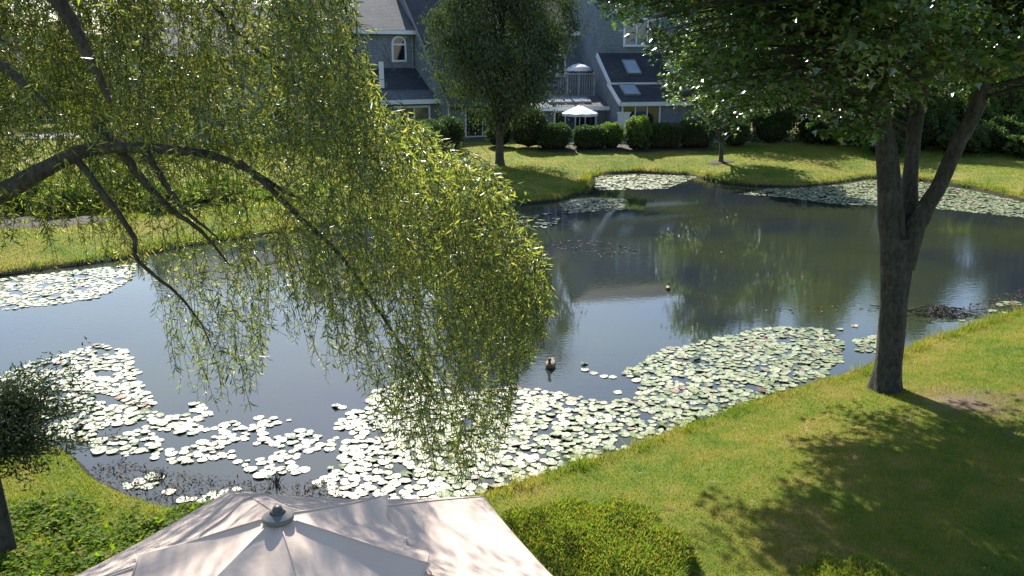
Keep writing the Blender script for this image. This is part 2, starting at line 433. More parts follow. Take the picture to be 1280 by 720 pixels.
def on_g(px, py):
    """point where the sight line meets the lawn"""
    z = 0.5
    for _ in range(6):
        p = on_z(px, py, z); z = gz(p[0], p[1])
    return np.array([p[0], p[1], z])

def axis(segs):
    out = []
    for a, b2, st in segs: out += list(np.arange(a, b2, st))
    out.append(segs[-1][1]); return np.array(out)
xs = axis([(-900, -300, 100), (-300, -60, 20), (-60, -24, 2), (-24, -9, 0.35), (-9, 14, 0.14), (14, 36, 0.35), (36, 70, 2), (70, 300, 20), (300, 900, 100)])
ys = axis([(-60, 0, 10), (0, 6, 0.6), (6, 19, 0.14), (19, 30, 0.3), (30, 56, 0.22), (56, 90, 2), (90, 300, 20), (300, 1500, 100)])
GX, GY = np.meshgrid(xs, ys)
P2 = np.stack([GX.ravel(), GY.ravel()], -1)
GZ = ground_z(P2)
nx, ny = len(xs), len(ys)
idx = np.arange(nx * ny).reshape(ny, nx)
F = np.stack([idx[:-1, :-1].ravel(), idx[:-1, 1:].ravel(), idx[1:, 1:].ravel(), idx[1:, :-1].ravel()], -1)
ground = link('ground', np_mesh('ground', np.column_stack([P2, GZ]), F, M['ground'], True))
tag(ground, 'lawn and banks around the pond', kind='structure')

mb = MB()
x0, x1, y0, y1 = SH[:, 0].min() - .3, SH[:, 0].max() + .3, SH[:, 1].min() - .3, SH[:, 1].max() + .3
mb.add([(x0, y0, 0), (x1, y0, 0), (x1, y1, 0), (x0, y1, 0)], [(0, 1, 2, 3)])
tag(mb.build('pond_water', M['water']), 'still dark pond water mirroring houses and sky', kind='structure')

# ------------------------------------------------------------------ foliage helpers
def rand_unit(n, rng=RNG):
    v = rng.normal(size=(n, 3)); return v / np.linalg.norm(v, axis=1)[:, None]

def norm(v): return v / (np.linalg.norm(v, axis=-1, keepdims=True) + 1e-9)

def leaf_quads(c, d, nrm, Ln, W, fold=0.18):
    """pointed leaves: base, side, tip, side"""
    d = norm(d); s = norm(np.cross(d, nrm)); n2 = np.cross(s, d)
    Ln = np.asarray(Ln)[:, None]; W = np.asarray(W)[:, None]
    v = np.stack([c, c + d * Ln * .42 + s * W * .5 + n2 * W * fold, c + d * Ln - n2 * Ln * .08, c + d * Ln * .42 - s * W * .5 + n2 * W * fold], 1)
    f = np.arange(len(c) * 4).reshape(-1, 4)
    return v.reshape(-1, 3), np.concatenate([f[:, [0, 1, 2]], f[:, [0, 2, 3]]])

def lobed_leaves(c, d, nrm, Ln):
    """broad leaves with three lobes"""
    d = norm(d); s = norm(np.cross(d, nrm)); n2 = np.cross(s, d); Ln = np.asarray(Ln)[:, None]
    pts = [(0, 0, 0), (.18, .5, .10), (.5, .22, .02), (1.0, 0, -.10), (.5, -.22, .02), (.18, -.5, .10)]
    v = np.stack([c + (d * a + s * b2 + n2 * k) * Ln for a, b2, k in pts], 1)
    f = np.arange(len(c) * 6).reshape(-1, 6)
    return v.reshape(-1, 3), np.concatenate([f[:, [0, 1, 2, 3]], f[:, [0, 3, 4, 5]]])

def bez(a, b2, c, n):
    t = np.linspace(0, 1, n)[:, None]
    return (1 - t) ** 2 * a + 2 * t * (1 - t) * b2 + t * t * c

def smooth_path(pts, n):
    pts = np.asarray(pts, float); k = len(pts)
    t = np.linspace(0, k - 1, n); out = []
    for q in t:
        i = min(int(q), k - 2); u = q - i
        p0, p1, p2, p3 = pts[max(i - 1, 0)], pts[i], pts[i + 1], pts[min(i + 2, k - 1)]
        out.append(.5 * ((2 * p1) + (-p0 + p2) * u + (2 * p0 - 5 * p1 + 4 * p2 - p3) * u * u + (-p0 + 3 * p1 - 3 * p2 + p3) * u ** 3))
    return np.array(out)

def make_tree(name, label, cat, base, h, tr, cc, cr, clumps, per, leaf, mat, bark, seed, group=None, shape='quad', droop=0.0, lean=(0, 0), sig=0.5, asp=0.5, trunk_n=10):
    """tapered trunk with limbs and a crown of leaf clumps; cc, cr relative to the base"""
    rng = np.random.default_rng(seed)
    t = thing(name, label, cat, tuple(base), 0, group)
    cc = np.array(cc, float); cr = np.array(cr, float)
    top = np.array([lean[0] + cc[0] * .6, lean[1] + cc[1] * .6, h * .86])
    path = smooth_path([(0, 0, -.25), (lean[0] * .12, lean[1] * .12, h * .12), (lean[0] * .5 + rng.normal(0, .1), lean[1] * .5 + rng.normal(0, .1), h * .45), tuple(top)], 14)
    q = np.linspace(0, 1, 14)
    rad = tr * (1 - q) ** .8 + .015; rad[0] *= 1.5; rad[1] *= 1.15
    mb = MB(); mb.tube(path, list(rad), trunk_n)
    ctr = []
    while len(ctr) < clumps:
        p = rand_unit(1, rng)[0] * (rng.uniform(0.15, 1) ** .45)
        wob = 1 + .22 * math.sin(p[0] * 5 + seed) * math.sin(p[2] * 4 + seed * 2) + .12 * math.sin(p[1] * 9 + seed)
        p = p * wob
        ctr.append(cc + p * cr)
    ctr = np.array(ctr)
    for p in ctr[:min(26, clumps)]:
        zf = max(.30 * h, p[2] - .55 * np.hypot(p[0], p[1]) - .1 * h)
        k = int(np.clip(zf / h / .86 * 13, 2, 12))
        a = path[k]
        mid = (a + p) / 2 + np.array([0, 0, .12 * np.linalg.norm(p - a)])
        pts = bez(a, mid, p, 6)
        r0 = min(rad[k] * .55, tr * .38)
        mb.tube(pts, list(np.linspace(r0, .008, 6)), 5)
    mb.build('trunk', bark, t, True)
    n = clumps * per
    ci = np.repeat(ctr, per, 0)
    sz = np.repeat(rng.uniform(.6, 1.35, clumps), per)
    off = rng.normal(size=(n, 3)) * sig * sz[:, None] * [1, 1, .72]
    c = ci + off
    if droop: c[:, 2] -= droop * rng.random(n) * np.repeat(rng.random(clumps), per) 
    d = rand_unit(n, rng); d[:, 2] = d[:, 2] * .5 - .35 - droop * .6
    nr = rand_unit(n, rng) * .7 + [0, 0, .9]
    Ln = leaf * rng.uniform(.7, 1.3, n)
    V, F = (lobed_leaves(c, d, nr, Ln) if shape == 'lobed' else leaf_quads(c, d, nr, Ln, Ln * asp))
    link('crown', np_mesh('crown', V, F, mat), t)
    return t

def leafy_body(name, label, cat, base, rx, ry, h, box, n, leaf, mat, seed, group=None, lump=.12, rz=0, asp=.5, up=.5):
    """a clipped or rounded shrub: a solid dark core plus a skin of leaves over a superellipsoid"""
    rng = np.random.default_rng(seed)
    t = thing(name, label, cat, tuple(base), rz, group)
    def surf(u):
        p = u / (np.sum(np.abs(u) ** box, 1) ** (1 / box))[:, None]
        w = 1 + lump * (np.sin(p[:, 0] * 6 * rx + seed) * np.sin(p[:, 1] * 6 * ry + seed * 1.7) + .6 * np.sin(p[:, 2] * 7 + p[:, 0] * 9 + seed))
        return p * w[:, None]
    u = rand_unit(n, rng); u[:, 2] = np.abs(u[:, 2]) * 1.0 - rng.random(n) * .9 * (rng.random(n) < .35)
    p = surf(norm(u))
    dep = 1 - np.abs(rng.normal(0, .07, n))
    c = p * dep[:, None] * [rx, ry, h * .5] + [0, 0, h * .5]
    c[:, 2] = np.maximum(c[:, 2], .03)
    out = norm(p * [1 / rx, 1 / ry, 2 / h])
    d = norm(out * up + rand_unit(n, rng) * .8 + [0, 0, .25])
    V, F = leaf_quads(c, d, rand_unit(n, rng) + out * .6, leaf * rng.uniform(.7, 1.3, n), leaf * asp * rng.uniform(.7, 1.3, n))
    link('foliage', np_mesh('foliage', V, F, mat), t)
    # solid dark core: its colour stands for the shade between the leaves
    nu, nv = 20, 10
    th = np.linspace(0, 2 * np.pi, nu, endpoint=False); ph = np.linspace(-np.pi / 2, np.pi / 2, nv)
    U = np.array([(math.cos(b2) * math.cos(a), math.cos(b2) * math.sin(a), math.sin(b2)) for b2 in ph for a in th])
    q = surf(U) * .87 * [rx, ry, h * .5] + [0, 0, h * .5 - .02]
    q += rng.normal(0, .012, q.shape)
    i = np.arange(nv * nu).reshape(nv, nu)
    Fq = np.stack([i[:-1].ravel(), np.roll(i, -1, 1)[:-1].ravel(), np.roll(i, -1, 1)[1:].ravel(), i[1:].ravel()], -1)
    link('branches_and_core', np_mesh('branches_and_core', q, Fq, M['core']), t)
    return t

# ------------------------------------------------------------------ houses
class House:
    def __init__(s, name, label, origin, yaw):
        s.o = thing(name, label, 'house', (origin[0], origin[1], 0), yaw)
        s.c = np.array([origin[0], origin[1]]); s.U = np.array([math.cos(yaw), math.sin(yaw)]); s.V = np.array([-math.sin(yaw), math.cos(yaw)])
    def hit(s, px, py, v):
        """local (u, z) of a sight line on the wall plane at depth v"""
        r = ray(px, py); k = s.c @ s.V + v
        t = k / (r[:2] @ s.V)
        return float((r[:2] * t - s.c) @ s.U), float(CAM_H + r[2] * t)
    def window(s, px0, py0, px1, py1, v, panes=2, mats=None, fr=.09, name='window', label=None):
        u0, zt = s.hit(px0, py0, v); u1, zb = s.hit(px1, py1, v)
        return s.window_at(u0, u1, zb, zt, v, panes, mats, fr, name, label)
    def window_at(s, u0, u1, zb, zt, v, panes=2, mats=None, fr=.09, name='window', label=None):
        mb = MB()
        mb.box(u0 - fr, u0, v - .07, v + .02, zb - fr, zt + fr); mb.box(u1, u1 + fr, v - .07, v + .02, zb - fr, zt + fr)
        mb.box(u0, u1, v - .07, v + .02, zt, zt + fr); mb.box(u0, u1, v - .09, v + .02, zb - fr, zb)
        w = (u1 - u0) / panes
        for i in range(1, panes): mb.box(u0 + i * w - fr * .35, u0 + i * w + fr * .35, v - .06, v + .02, zb, zt)
        f = mb.build(name, M['trim'], s.o)
        if label: f['label'] = label
        for i in range(panes):
            g = MB().box(u0 + i * w + (fr * .35 if i else 0), u0 + (i + 1) * w - (fr * .35 if i < panes - 1 else 0), v - .025, v + .01, zb, zt)
            g.build('pane', (mats or [M['glass']])[i % len(mats or [0])], f)
        return f
    def skylight(s, u0, u1, v0, z0, v1, z1):
        """lies on a roof line from (v0,z0) to (v1,z1)"""
        mb = MB(); L_ = math.hypot(v1 - v0, z1 - z0); dv, dz = (v1 - v0) / L_, (z1 - z0) / L_
        f = .06
        mb.slab(u0 - f, u0, v0, z0, v1, z1, .13); mb.slab(u1, u1 + f, v0, z0, v1, z1, .13)
        mb.slab(u0, u1, v0, z0, v0 + dv * f, z0 + dz * f, .13); mb.slab(u0, u1, v1 - dv * f, z1 - dz * f, v1, z1, .13)
        fr = mb.build('skylight', M['dishmetal'], s.o)
        MB().slab(u0, u1, v0 + dv * f, z0 + dz * f, v1 - dv * f, z1 - dz * f, .10).build('pane', M['skylight'], fr)

# --- right townhouse (deck, parasol bay and the big shingled block)
R = House('townhouse', 'grey shingled townhouse with upper deck, skylights and shed roofs behind the clipped hedges', (5.95, 60.0), math.radians(15))
MB().prism([(-4.2, .2), (-4.2, 3.5), (-2.25, 4.55), (-2.25, 4.8), (0, 6.42), (0, 10.1), (4, 12.3), (8, 10.1), (8, .2)], 0, 8.6).build('main_wall', M['siding'], R.o)
MB().prism([(-1.7, .2), (-1.7, 3.35), (4.3, 3.35), (4.3, 8.1), (8, 10.8), (8, .2)], -6.4, -.01).build('bay_wall', M['siding'], R.o)
MB().slab(-.25, 8.9, -.35, 9.93, 4.0, 12.33, .16).slab(-.25, 8.9, 8.3, 9.95, 4.0, 12.33, -.16).build('main_roof', M['roof'], R.o)
for (v0, z0, v1, z1) in ((-2.6, 4.56, -.002, 6.44), (-4.55, 3.33, -2.252, 4.57)):
    rf = MB().slab(-.12, 8.8, v0, z0, v1, z1, .14).build('shed_roof', M['roof'], R.o)
    fv = .02; dv, dz = (v1 - v0), (z1 - z0)
    MB().box(-.16, 8.84, v0 - .06, v0 - .004, z0 - .14, z0 + .13).build('eave_board', M['trim'], rf)
    MB().slab(-.2, -.124, v0, z0 - .12, v1, z1 - .12, .3).build('rake_board', M['trim'], rf)
def on_line(v0, z0, v1, z1, a): return v0 + (v1 - v0) * a, z0 + (z1 - z0) * a
def roof_sky(H, px0, px1, line, a0, a1, vm):
    pa, pb = on_line(*line, a0), on_line(*line, a1)
    off = .14
    L_ = math.hypot(line[2] - line[0], line[3] - line[1]); nv, nz = -(line[3] - line[1]) / L_ * off, (line[2] - line[0]) / L_ * off
    u0 = H.hit(px0, 85, vm)[0]; u1 = H.hit(px1, 85, vm)[0]
    H.skylight(u0, u1, pa[0] + nv, pa[1] + nz, pb[0] + nv, pb[1] + nz)
roof_sky(R, 780, 795, (-2.6, 4.56, 0, 6.44), .25, .72, -1.2)
roof_sky(R, 833, 849, (-2.6, 4.56, 0, 6.44), .25, .72, -1.2)
roof_sky(R, 779, 797, (-4.55, 3.33, -2.25, 4.57), .3, .8, -3.4)
# deck bay
MB().slab(-6.3, -.02, 4.0, 7.95, 8.0, 10.85, .16).build('bay_roof', M['roof'], R.o)
MB().box(-6.35, -.01, 3.86, 3.94, 7.82, 8.1).build('eave_board', M['trim'], R.o)
rf = MB().slab(-6.3, -.05, -2.45, 3.02, -.5, 3.58, .1).build('porch_roof', M['roof_grey'], R.o)
MB().box(-6.3, -.05, -2.52, -2.455, 2.84, 3.1).build('eave_board', M['trim'], rf)
uA, uB = R.hit(684, 122, -1.4)[0], R.hit(738, 122, -1.4)[0]
for i in range(5):
    a = uA + (uB - uA) * i / 5; wd = (uB - uA) / 5 * .72
    pa, pb = on_line(-2.45, 3.02, -.5, 3.58, .3), on_line(-2.45, 3.02, -.5, 3.58, .8)
    R.skylight(a, a + wd, pa[0] - .02, pa[1] + .1, pb[0] - .02, pb[1] + .1)
R.window(694, 134, 743, 172, -1.7, 4, [M['glass'], M['blueglass'], M['glass'], M['glass']], .12, 'sliding_door')
R.window(689, 70, 705, 94, 4.3, 2, [M['blueglass'], M['glass']], .12, 'deck_door')
deck = MB().box(-5.0, -.02, -.45, 4.28, 3.45, 3.62).build('deck', M['deckwood'], R.o)
zt = R.hit(712, 92, -.4)[1]; zb = 3.62
u0 = R.hit(682, 92, -.4)[0]; u1 = R.hit(744, 92, -.4)[0]
MB().box(u0, u1, -.46, -.34, zt - .07, zt).build('top_rail', M['deckwood'], deck)
MB().box(u0, u1, -.43, -.37, zb + .08, zb + .15).build('bottom_rail', M['deckwood'], deck)
MB().box(-5.0, -.02, -.50, -.455, 3.2, 3.60).build('fascia', M['deckwood'], deck)
bal = MB().box(-.02, .02, -.02, .02, 0, zt - .09 - zb - .16).mesh('baluster', M['deckwood'])
nb = 20
for i in range(nb + 1): link('baluster', bal, deck, (u0 + .06 + (u1 - u0 - .12) * i / nb, -.40, zb + .155))
for px in (683, 709, 743):
    u = R.hit(px, 92, -.4)[0]; MB().box(u - .055, u + .055, -.475, -.325, zb + .003, zt + .12).build('post', M['deckwood'], deck)
# big block windows
R.window(782, 25, 822, 56, 0, 3, [M['blueglass'], M['blueglass'], M['glass']], .14, 'balcony_window')
R.window(779, 130, 822, 168, -4.2, 3, [M['glass'], M['blueglass'], M['glass']], .11, 'patio_window')
u, z = R.hit(779, 147, -4.3)
MB().box(u - .35, u + .35, -4.55, -4.21, z - 1.2, z + .25).box(u - .42, u + .42, -4.6, -4.22, z + .253, z + .36).build('utility_cabinet', M['trim'], R.o)
MB().box(-.09, .02, -4.26, -4.203, .3, 3.4).build('corner_board', M['siding'], R.o)

# --- left townhouse (arched window)
Lh = House('townhouse', 'grey townhouse with arched upstairs window and low dark roof over a sliding window', (-4.1, 56.0), math.radians(28))
MB().prism([(0, .2), (0, 3.4), (8, 10.95), (12, 10.95), (12, .2)], 0, 5.6).build('main_wall', M['siding'], Lh.o)
MB().slab(-.15, 5.8, -.45, 3.02, 8.2, 11.2, .16).build('main_roof', M['roof'], Lh.o)
MB().slab(-.20, -.155, -.45, 2.9, 8.2, 11.08, .2).build('rake_board', M['dishmetal'], Lh.o)
MB().box(-.07, .03, -.05, .06, .3, 3.25).build('corner_board', M['trim'], Lh.o)
MB().prism([(5.8, .2), (5.8, 8.05), (12, 12.2), (12, .2)], -7.0, -.01).build('bay_wall', M['siding'], Lh.o)
MB().slab(-7.2, -.02, 5.4, 7.92, 12, 12.35, .16).build('upper_roof', M['roof_grey'], Lh.o)
MB().box(-7.2, -.02, 5.32, 5.395, 7.8, 8.08).build('eave_board', M['trim'], Lh.o)
MB().prism([(1.7, .2), (1.7, 3.55), (3.2, 4.0), (5.79, 5.35), (5.79, .2)], -4.9, -.012).build('low_wall', M['siding'], Lh.o)
MB().slab(-5.1, -.02, 1.3, 3.46, 3.25, 4.05, .12).build('low_roof', M['roof_grey'], Lh.o)  # lighter shingle paints in the sun on the shallow slope
MB().slab(-5.1, -.02, 3.25, 4.05, 5.795, 5.45, .13).build('low_roof', M['roof'], Lh.o)  # same roof, darker shingle stands for the steep slope's lack of sun
MB().box(-5.15, -.02, 1.22, 1.295, 3.3, 3.58).build('eave_board', M['trim'], Lh.o)
Lh.window(499, 135, 536, 160, 1.7, 2, [M['glass'], M['curtain']], .12)
u0, zt = Lh.hit(491, 50, 5.8); u1, zb = Lh.hit(506, 75, 5.8)
f = Lh.window_at(u0, u1, zb, zt - .35, 5.8, 1, None, .12, 'arched_window', 'arched white framed upstairs window')
um, rr = (u0 + u1) / 2, (u1 - u0) / 2
mb = MB(); n = 14
vs = []; fs = []
for k in range(n + 1):
    a = math.pi * k / n
    for rad_, vv in ((rr, 5.72), (rr + .12, 5.72), (rr + .12, 5.82), (rr, 5.82)):
        vs.append((um + rad_ * math.cos(a), vv, zt - .35 + .1 + rad_ * math.sin(a)))
for k in range(n):
    for j in range(4): fs.append((k * 4 + j, k * 4 + (j + 1) % 4, k * 4 + 4 + (j + 1) % 4, k * 4 + 4 + j))
mb.add(vs, fs); mb.build('arch_frame', M['trim'], f)
mb = MB(); mb.add([(um, 5.775, zt - .25)] + [(um + rr * math.cos(math.pi * k / n), 5.775, zt - .25 + rr * math.sin(math.pi * k / n)) for k in range(n + 1)], [(0, k + 2, k + 1) for k in range(n)])
mb.build('pane', M['glass'], f)
u, z = Lh.hit(477.5, 110, 2.0); z2 = Lh.hit(477.5, 77, 2.0)[1]
MB().box(u - .13, u + .13, 1.9, 2.1, z, z2).build('white_flue', M['trim'], Lh.o)
u0, _ = Lh.hit(517, 60, 5.8)
MB().tube([(-.18, 5.7, 5.4), (-.18, 5.7, 7.8)], .05, 6).build('downpipe', M['dishmetal'], Lh.o)
u0 = -5.0
Lh.window_at(-6.4, -5.4, 1.6, 3.2, 5.8, 2)
Lh.window_at(-6.2, -5.0, 5.6, 7.0, 5.8, 2)
Lh.window_at(1.2, 3.6, 1.2, 2.9, 0, 2)

# --- third townhouse, mostly behind the willow
T3 = House('townhouse', 'grey gabled townhouse seen in glimpses through the willow leaves', (-14.5, 58.5), math.radians(33))
MB().prism([(0, .2), (0, 6.6), (5, 9.6), (10, 6.6), (10, .2)], -9, 2.0).build('wall', M['siding'], T3.o)
MB().slab(-9.3, 2.3, -.4, 6.45, 5.0, 9.72, .16).slab(-9.3, 2.3, 10.4, 6.45, 5.0, 9.72, -.16).build('roof', M['roof_grey'], T3.o)
MB().box(-9.3, 2.3, -.5, -.405, 6.3, 6.6).build('eave_board', M['trim'], T3.o)
for a, b2 in ((-8, -6.6), (-5, -3.6), (-1.8, -.2)):
    T3.window_at(a, b2, 4.2, 5.7, 0, 2); T3.window_at(a, b2, 1.6, 3.2, 0, 2)
# --- pale house at far left across the road
T4 = House('detached_house', 'pale grey house across the road, far left behind the willow', (-40, 78), math.radians(20))
MB().prism([(0, .2), (0, 5.4), (4.5, 8.2), (9, 5.4), (9, .2)], -8, 8).build('wall', mat_plain('pale_siding', (0.45, 0.47, 0.5), .7), T4.o)
MB().slab(-8.4, 8.4, -.4, 5.3, 4.5, 8.35, .16).slab(-8.4, 8.4, 9.4, 5.3, 4.5, 8.35, -.16).build('roof', M['roof_grey'], T4.o)
for a in (-6.5, -3, .5, 4.5):
    T4.window_at(a, a + 1.5, 3.4, 4.8, 0, 2); T4.window_at(a, a + 1.5, 1.0, 2.4, 0, 2)

# patios and road
def sheet(name, pts, z, mat, label, dz=.05):
    mb = MB(); n = len(pts)
    mb.add([(x, y, z) for x, y in pts] + [(x, y, z - dz) for x, y in pts], [tuple(range(n))] + [(i, i + n, (i + 1) % n + n, (i + 1) % n) for i in range(n)])
    return tag(mb.build(name, mat), label, kind='structure')
def loc2(H, u, v): return tuple(H.c + H.U * u + H.V * v)
sheet('patio', [loc2(R, -6.2, -4.8), loc2(R, 8, -7.2), loc2(R, 8, -4.25), loc2(R, 0, -4.25), loc2(R, 0, -1.75), loc2(R, -6.2, -1.75)], .95, M['patio'], 'pale slab terrace before the townhouse doors', .3)
sheet('road', [(-60, 55.5), (-24, 57.5), (-20, 60.0), (-24, 62.5), (-60, 62)], 1.0, M['asphalt'], 'pale road curving past the far left bank', .3)
def bed(pts, label):
    """a mulch bed that follows the ground"""
    pts = np.array(pts); mb = MB(); c = pts.mean(0); rings = 5; n = len(pts); vs = []; fs = []
    for k in range(rings + 1):
        q = c + (pts - c) * (k / rings if k else .001)
        z = ground_z(q) + (.055 if k < rings else -.02)
        vs += [(a[0], a[1], b2) for a, b2 in zip(q, z)]
    for k in range(rings):
        for i in range(n): fs.append((k * n + i, (k + 1) * n + i, (k + 1) * n + (i + 1) % n, k * n + (i + 1) % n))
    mb.add(vs, fs); return tag(mb.build('mulch_bed', M['mulch'], smooth=True), label, kind='structure')
def ell(cx, cy, rx, ry, n=20): return [(cx + rx * math.cos(2 * math.pi * k / n) * (1 + .1 * math.sin(3 * k)), cy + ry * math.sin(2 * math.pi * k / n)) for k in range(n)]
bed(ell(-17.5, 29.2, 3.6, 1.5), 'brown mulch bed on the far left bank')
bed([(1.2, 51.0), (4, 50.8), (8, 50.8), (11, 51.0), (13, 51.6), (13, 53.5), (11, 53.8), (6, 53.8), (1.2, 53.4)], 'mulch strip under the clipped hedges')
p = on_g(901, 206); bed(ell(p[0], p[1], .8, .55, 14), 'mulch ring round the young bank tree')

# small parasol on the patio
def small_parasol(px, ytop, Y, rad_, ztop, zbase, label):
    X = on_y(px, ytop, Y)[0]
    t = thing('patio_parasol', label, 'parasol', (X, Y, zbase))
    H_ = ztop - zbase
    MB().tube([(0, 0, 0), (0, 0, H_)], .025, 8).build('pole', M['trim'], t)
    MB().lathe([(.001, 0), (.26, 0), (.26, .05), (.06, .1), (.03, .2)], 14).build('base', M['dishmetal'], t)
    n = 8
    for k in range(n):
        a, b2 = 2 * math.pi * k / n, 2 * math.pi * (k + 1) / n
        mb = MB(); e1 = Vector((math.cos(a) * rad_, math.sin(a) * rad_, H_ - .52)); e2 = Vector((math.cos(b2) * rad_, math.sin(b2) * rad_, H_ - .52))
        ap = Vector((0, 0, H_)); m1 = (e1 + ap) / 2; m2_ = (e2 + ap) / 2; mm = (m1 + m2_) / 2 + Vector((0, 0, -.02)); me_ = (e1 + e2) / 2 * .97 + Vector((0, 0, .01)); dn = Vector((0, 0, -.16))
        mb.add([ap, m1, m2_, mm, e1, e2, me_, e1 + dn, e2 + dn, me_ + dn], [(0, 1, 3), (0, 3, 2), (1, 4, 6, 3), (3, 6, 5, 2), (4, 7, 9, 6), (6, 9, 8, 5)])
        mb.build('canopy_panel', M['white_fabric'], t)
        MB().tube([(0, 0, H_ - .03), tuple(e1 + Vector((0, 0, -.03)))], .01, 4).build('rib', M['trim'], t)
    MB().lathe([(.05, 0), (.035, .06), (.001, .1)], 8, (0, 0, H_)).build('finial', M['trim'], t)
    return t
small_parasol(725, 131, 55.3, 1.17, on_y(725, 131, 55.3)[2], .95, 'open white parasol on the patio before the sliding doors')
# low pale umbrella opened on the deck
pq = R.hit(724, 88, 1.6); pw = loc2(R, pq[0], 1.6)
t = thing('deck_parasol', 'low pale canopy opened above the upper deck railing', 'parasol', (pw[0], pw[1], 3.62), math.radians(15))
mb = MB(); zc = on_y(724, 79, pw[1])[2] - 3.62
mb.lathe([(.001, zc), (.45, zc - .10), (.8, zc - .27), (1.02, zc - .52), (1.0, zc - .54), (.8, zc - .31)], 12); mb.build('canopy', M['white_fabric'], t, True)
MB().tube([(0, 0, 0), (0, 0, zc)], .025, 6).build('pole', M['trim'], t)
MB().lathe([(.001, 0), (.24, 0), (.24, .05), (.03, .1)], 12).build('base', M['dishmetal'], t)

# patio table + chairs under the small parasol
X = on_y(725, 150, 55.3)[0]
t = thing('patio_table', 'round white patio table under the open parasol', 'table', (X, 55.3, .95))
MB().lathe([(.04, .70), (.55, .70), (.56, .73), (.04, .73)], 18).build('tabletop', M['trim'], t)
lg = MB().tube([(.38, 0, .0), (.32, 0, .7)], .018, 6).mesh('leg', M['trim'])
for k in range(4): link('leg', lg, t, (0, 0, 0), (0, 0, k * math.pi / 2 + .4))
def chair(x, y, rz, label):
    t = thing('patio_chair', label, 'chair', (x, y, .95), rz)
    MB().box(-.22, .22, -.22, .22, .42, .45).build('seat', M['trim'], t)
    MB().box(-.22, .22, .2, .225, .455, .88).build('backrest', M['trim'], t)
    for a in (-.2, .2):
        for b2 in (-.2, .2): MB().box(a - .015, a + .015, b2 - .015, b2 + .015, 0, .417).build('leg', M['trim'], t)
chair(X - .95, 55.2, 1.3, 'white patio chair left of the table under the parasol')
chair(X + .95, 55.4, -1.4, 'white patio chair right of the table under the parasol')

# ------------------------------------------------------------------ hedges and shrubs by the houses
def px_shrub(name, label, px0, px1, pyt, Y, box, mat, seed, n=5000, depth=None, group=None, leaf=.10, lump=.05, cat='hedge', up=.5):
    a = on_y(px0, 180, Y); b2 = on_y(px1, 180, Y); top = on_y((px0 + px1) / 2, pyt, Y)[2]
    cx = (a[0] + b2[0]) / 2; rx = (b2[0] - a[0]) / 2; zb = gz(cx, Y) - .02
    return leafy_body(name, label, cat, (cx, Y, zb), rx, depth or min(rx, .8), top - zb, box, n, leaf, mat, seed, group, lump, 0, .55, up)
hl = M['hedge_leaf']
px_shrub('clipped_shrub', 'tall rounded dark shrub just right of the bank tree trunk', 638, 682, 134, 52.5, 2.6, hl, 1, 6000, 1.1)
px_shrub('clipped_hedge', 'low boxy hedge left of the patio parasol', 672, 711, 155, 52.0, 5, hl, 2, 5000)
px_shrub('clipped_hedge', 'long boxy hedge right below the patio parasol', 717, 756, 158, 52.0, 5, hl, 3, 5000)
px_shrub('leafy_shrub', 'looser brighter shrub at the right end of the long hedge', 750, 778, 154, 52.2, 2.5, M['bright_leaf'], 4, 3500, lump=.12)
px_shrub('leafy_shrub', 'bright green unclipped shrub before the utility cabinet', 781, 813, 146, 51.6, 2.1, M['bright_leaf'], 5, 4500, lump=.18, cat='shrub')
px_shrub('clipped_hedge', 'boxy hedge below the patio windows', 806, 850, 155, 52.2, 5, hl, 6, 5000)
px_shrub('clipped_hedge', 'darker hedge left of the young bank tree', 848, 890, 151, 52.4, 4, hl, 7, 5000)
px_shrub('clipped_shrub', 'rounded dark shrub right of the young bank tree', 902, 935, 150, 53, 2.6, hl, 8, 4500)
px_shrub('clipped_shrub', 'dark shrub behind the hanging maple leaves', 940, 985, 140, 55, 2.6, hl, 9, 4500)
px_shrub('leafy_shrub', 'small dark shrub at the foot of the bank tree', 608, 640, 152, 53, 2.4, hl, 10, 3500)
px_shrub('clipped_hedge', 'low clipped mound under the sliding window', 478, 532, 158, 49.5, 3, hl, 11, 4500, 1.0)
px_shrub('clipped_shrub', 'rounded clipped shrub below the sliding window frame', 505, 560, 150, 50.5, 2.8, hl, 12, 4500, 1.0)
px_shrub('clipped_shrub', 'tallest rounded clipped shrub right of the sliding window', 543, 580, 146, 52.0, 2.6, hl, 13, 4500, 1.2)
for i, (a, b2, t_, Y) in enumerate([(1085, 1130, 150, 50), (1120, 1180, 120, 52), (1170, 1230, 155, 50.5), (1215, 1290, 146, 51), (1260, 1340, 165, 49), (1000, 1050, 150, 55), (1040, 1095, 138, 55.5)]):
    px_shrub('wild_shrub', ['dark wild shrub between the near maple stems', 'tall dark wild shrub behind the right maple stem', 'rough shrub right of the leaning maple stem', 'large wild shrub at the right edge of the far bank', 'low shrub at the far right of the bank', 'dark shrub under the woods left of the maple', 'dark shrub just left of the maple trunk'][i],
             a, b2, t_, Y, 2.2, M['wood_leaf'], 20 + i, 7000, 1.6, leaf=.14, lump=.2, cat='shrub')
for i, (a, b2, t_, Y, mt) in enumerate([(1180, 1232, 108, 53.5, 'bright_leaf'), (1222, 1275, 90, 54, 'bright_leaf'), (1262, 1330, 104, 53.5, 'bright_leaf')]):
    px_shrub('sunlit_shrub', ['pale sunlit shrub right of the leaning maple stem', 'taller sunlit shrub near the right edge', 'sunlit shrub cut by the right edge'][i], a, b2, t_, Y, 2.1, M[mt], 30 + i, 6000, 1.8, leaf=.15, lump=.22, cat='shrub')
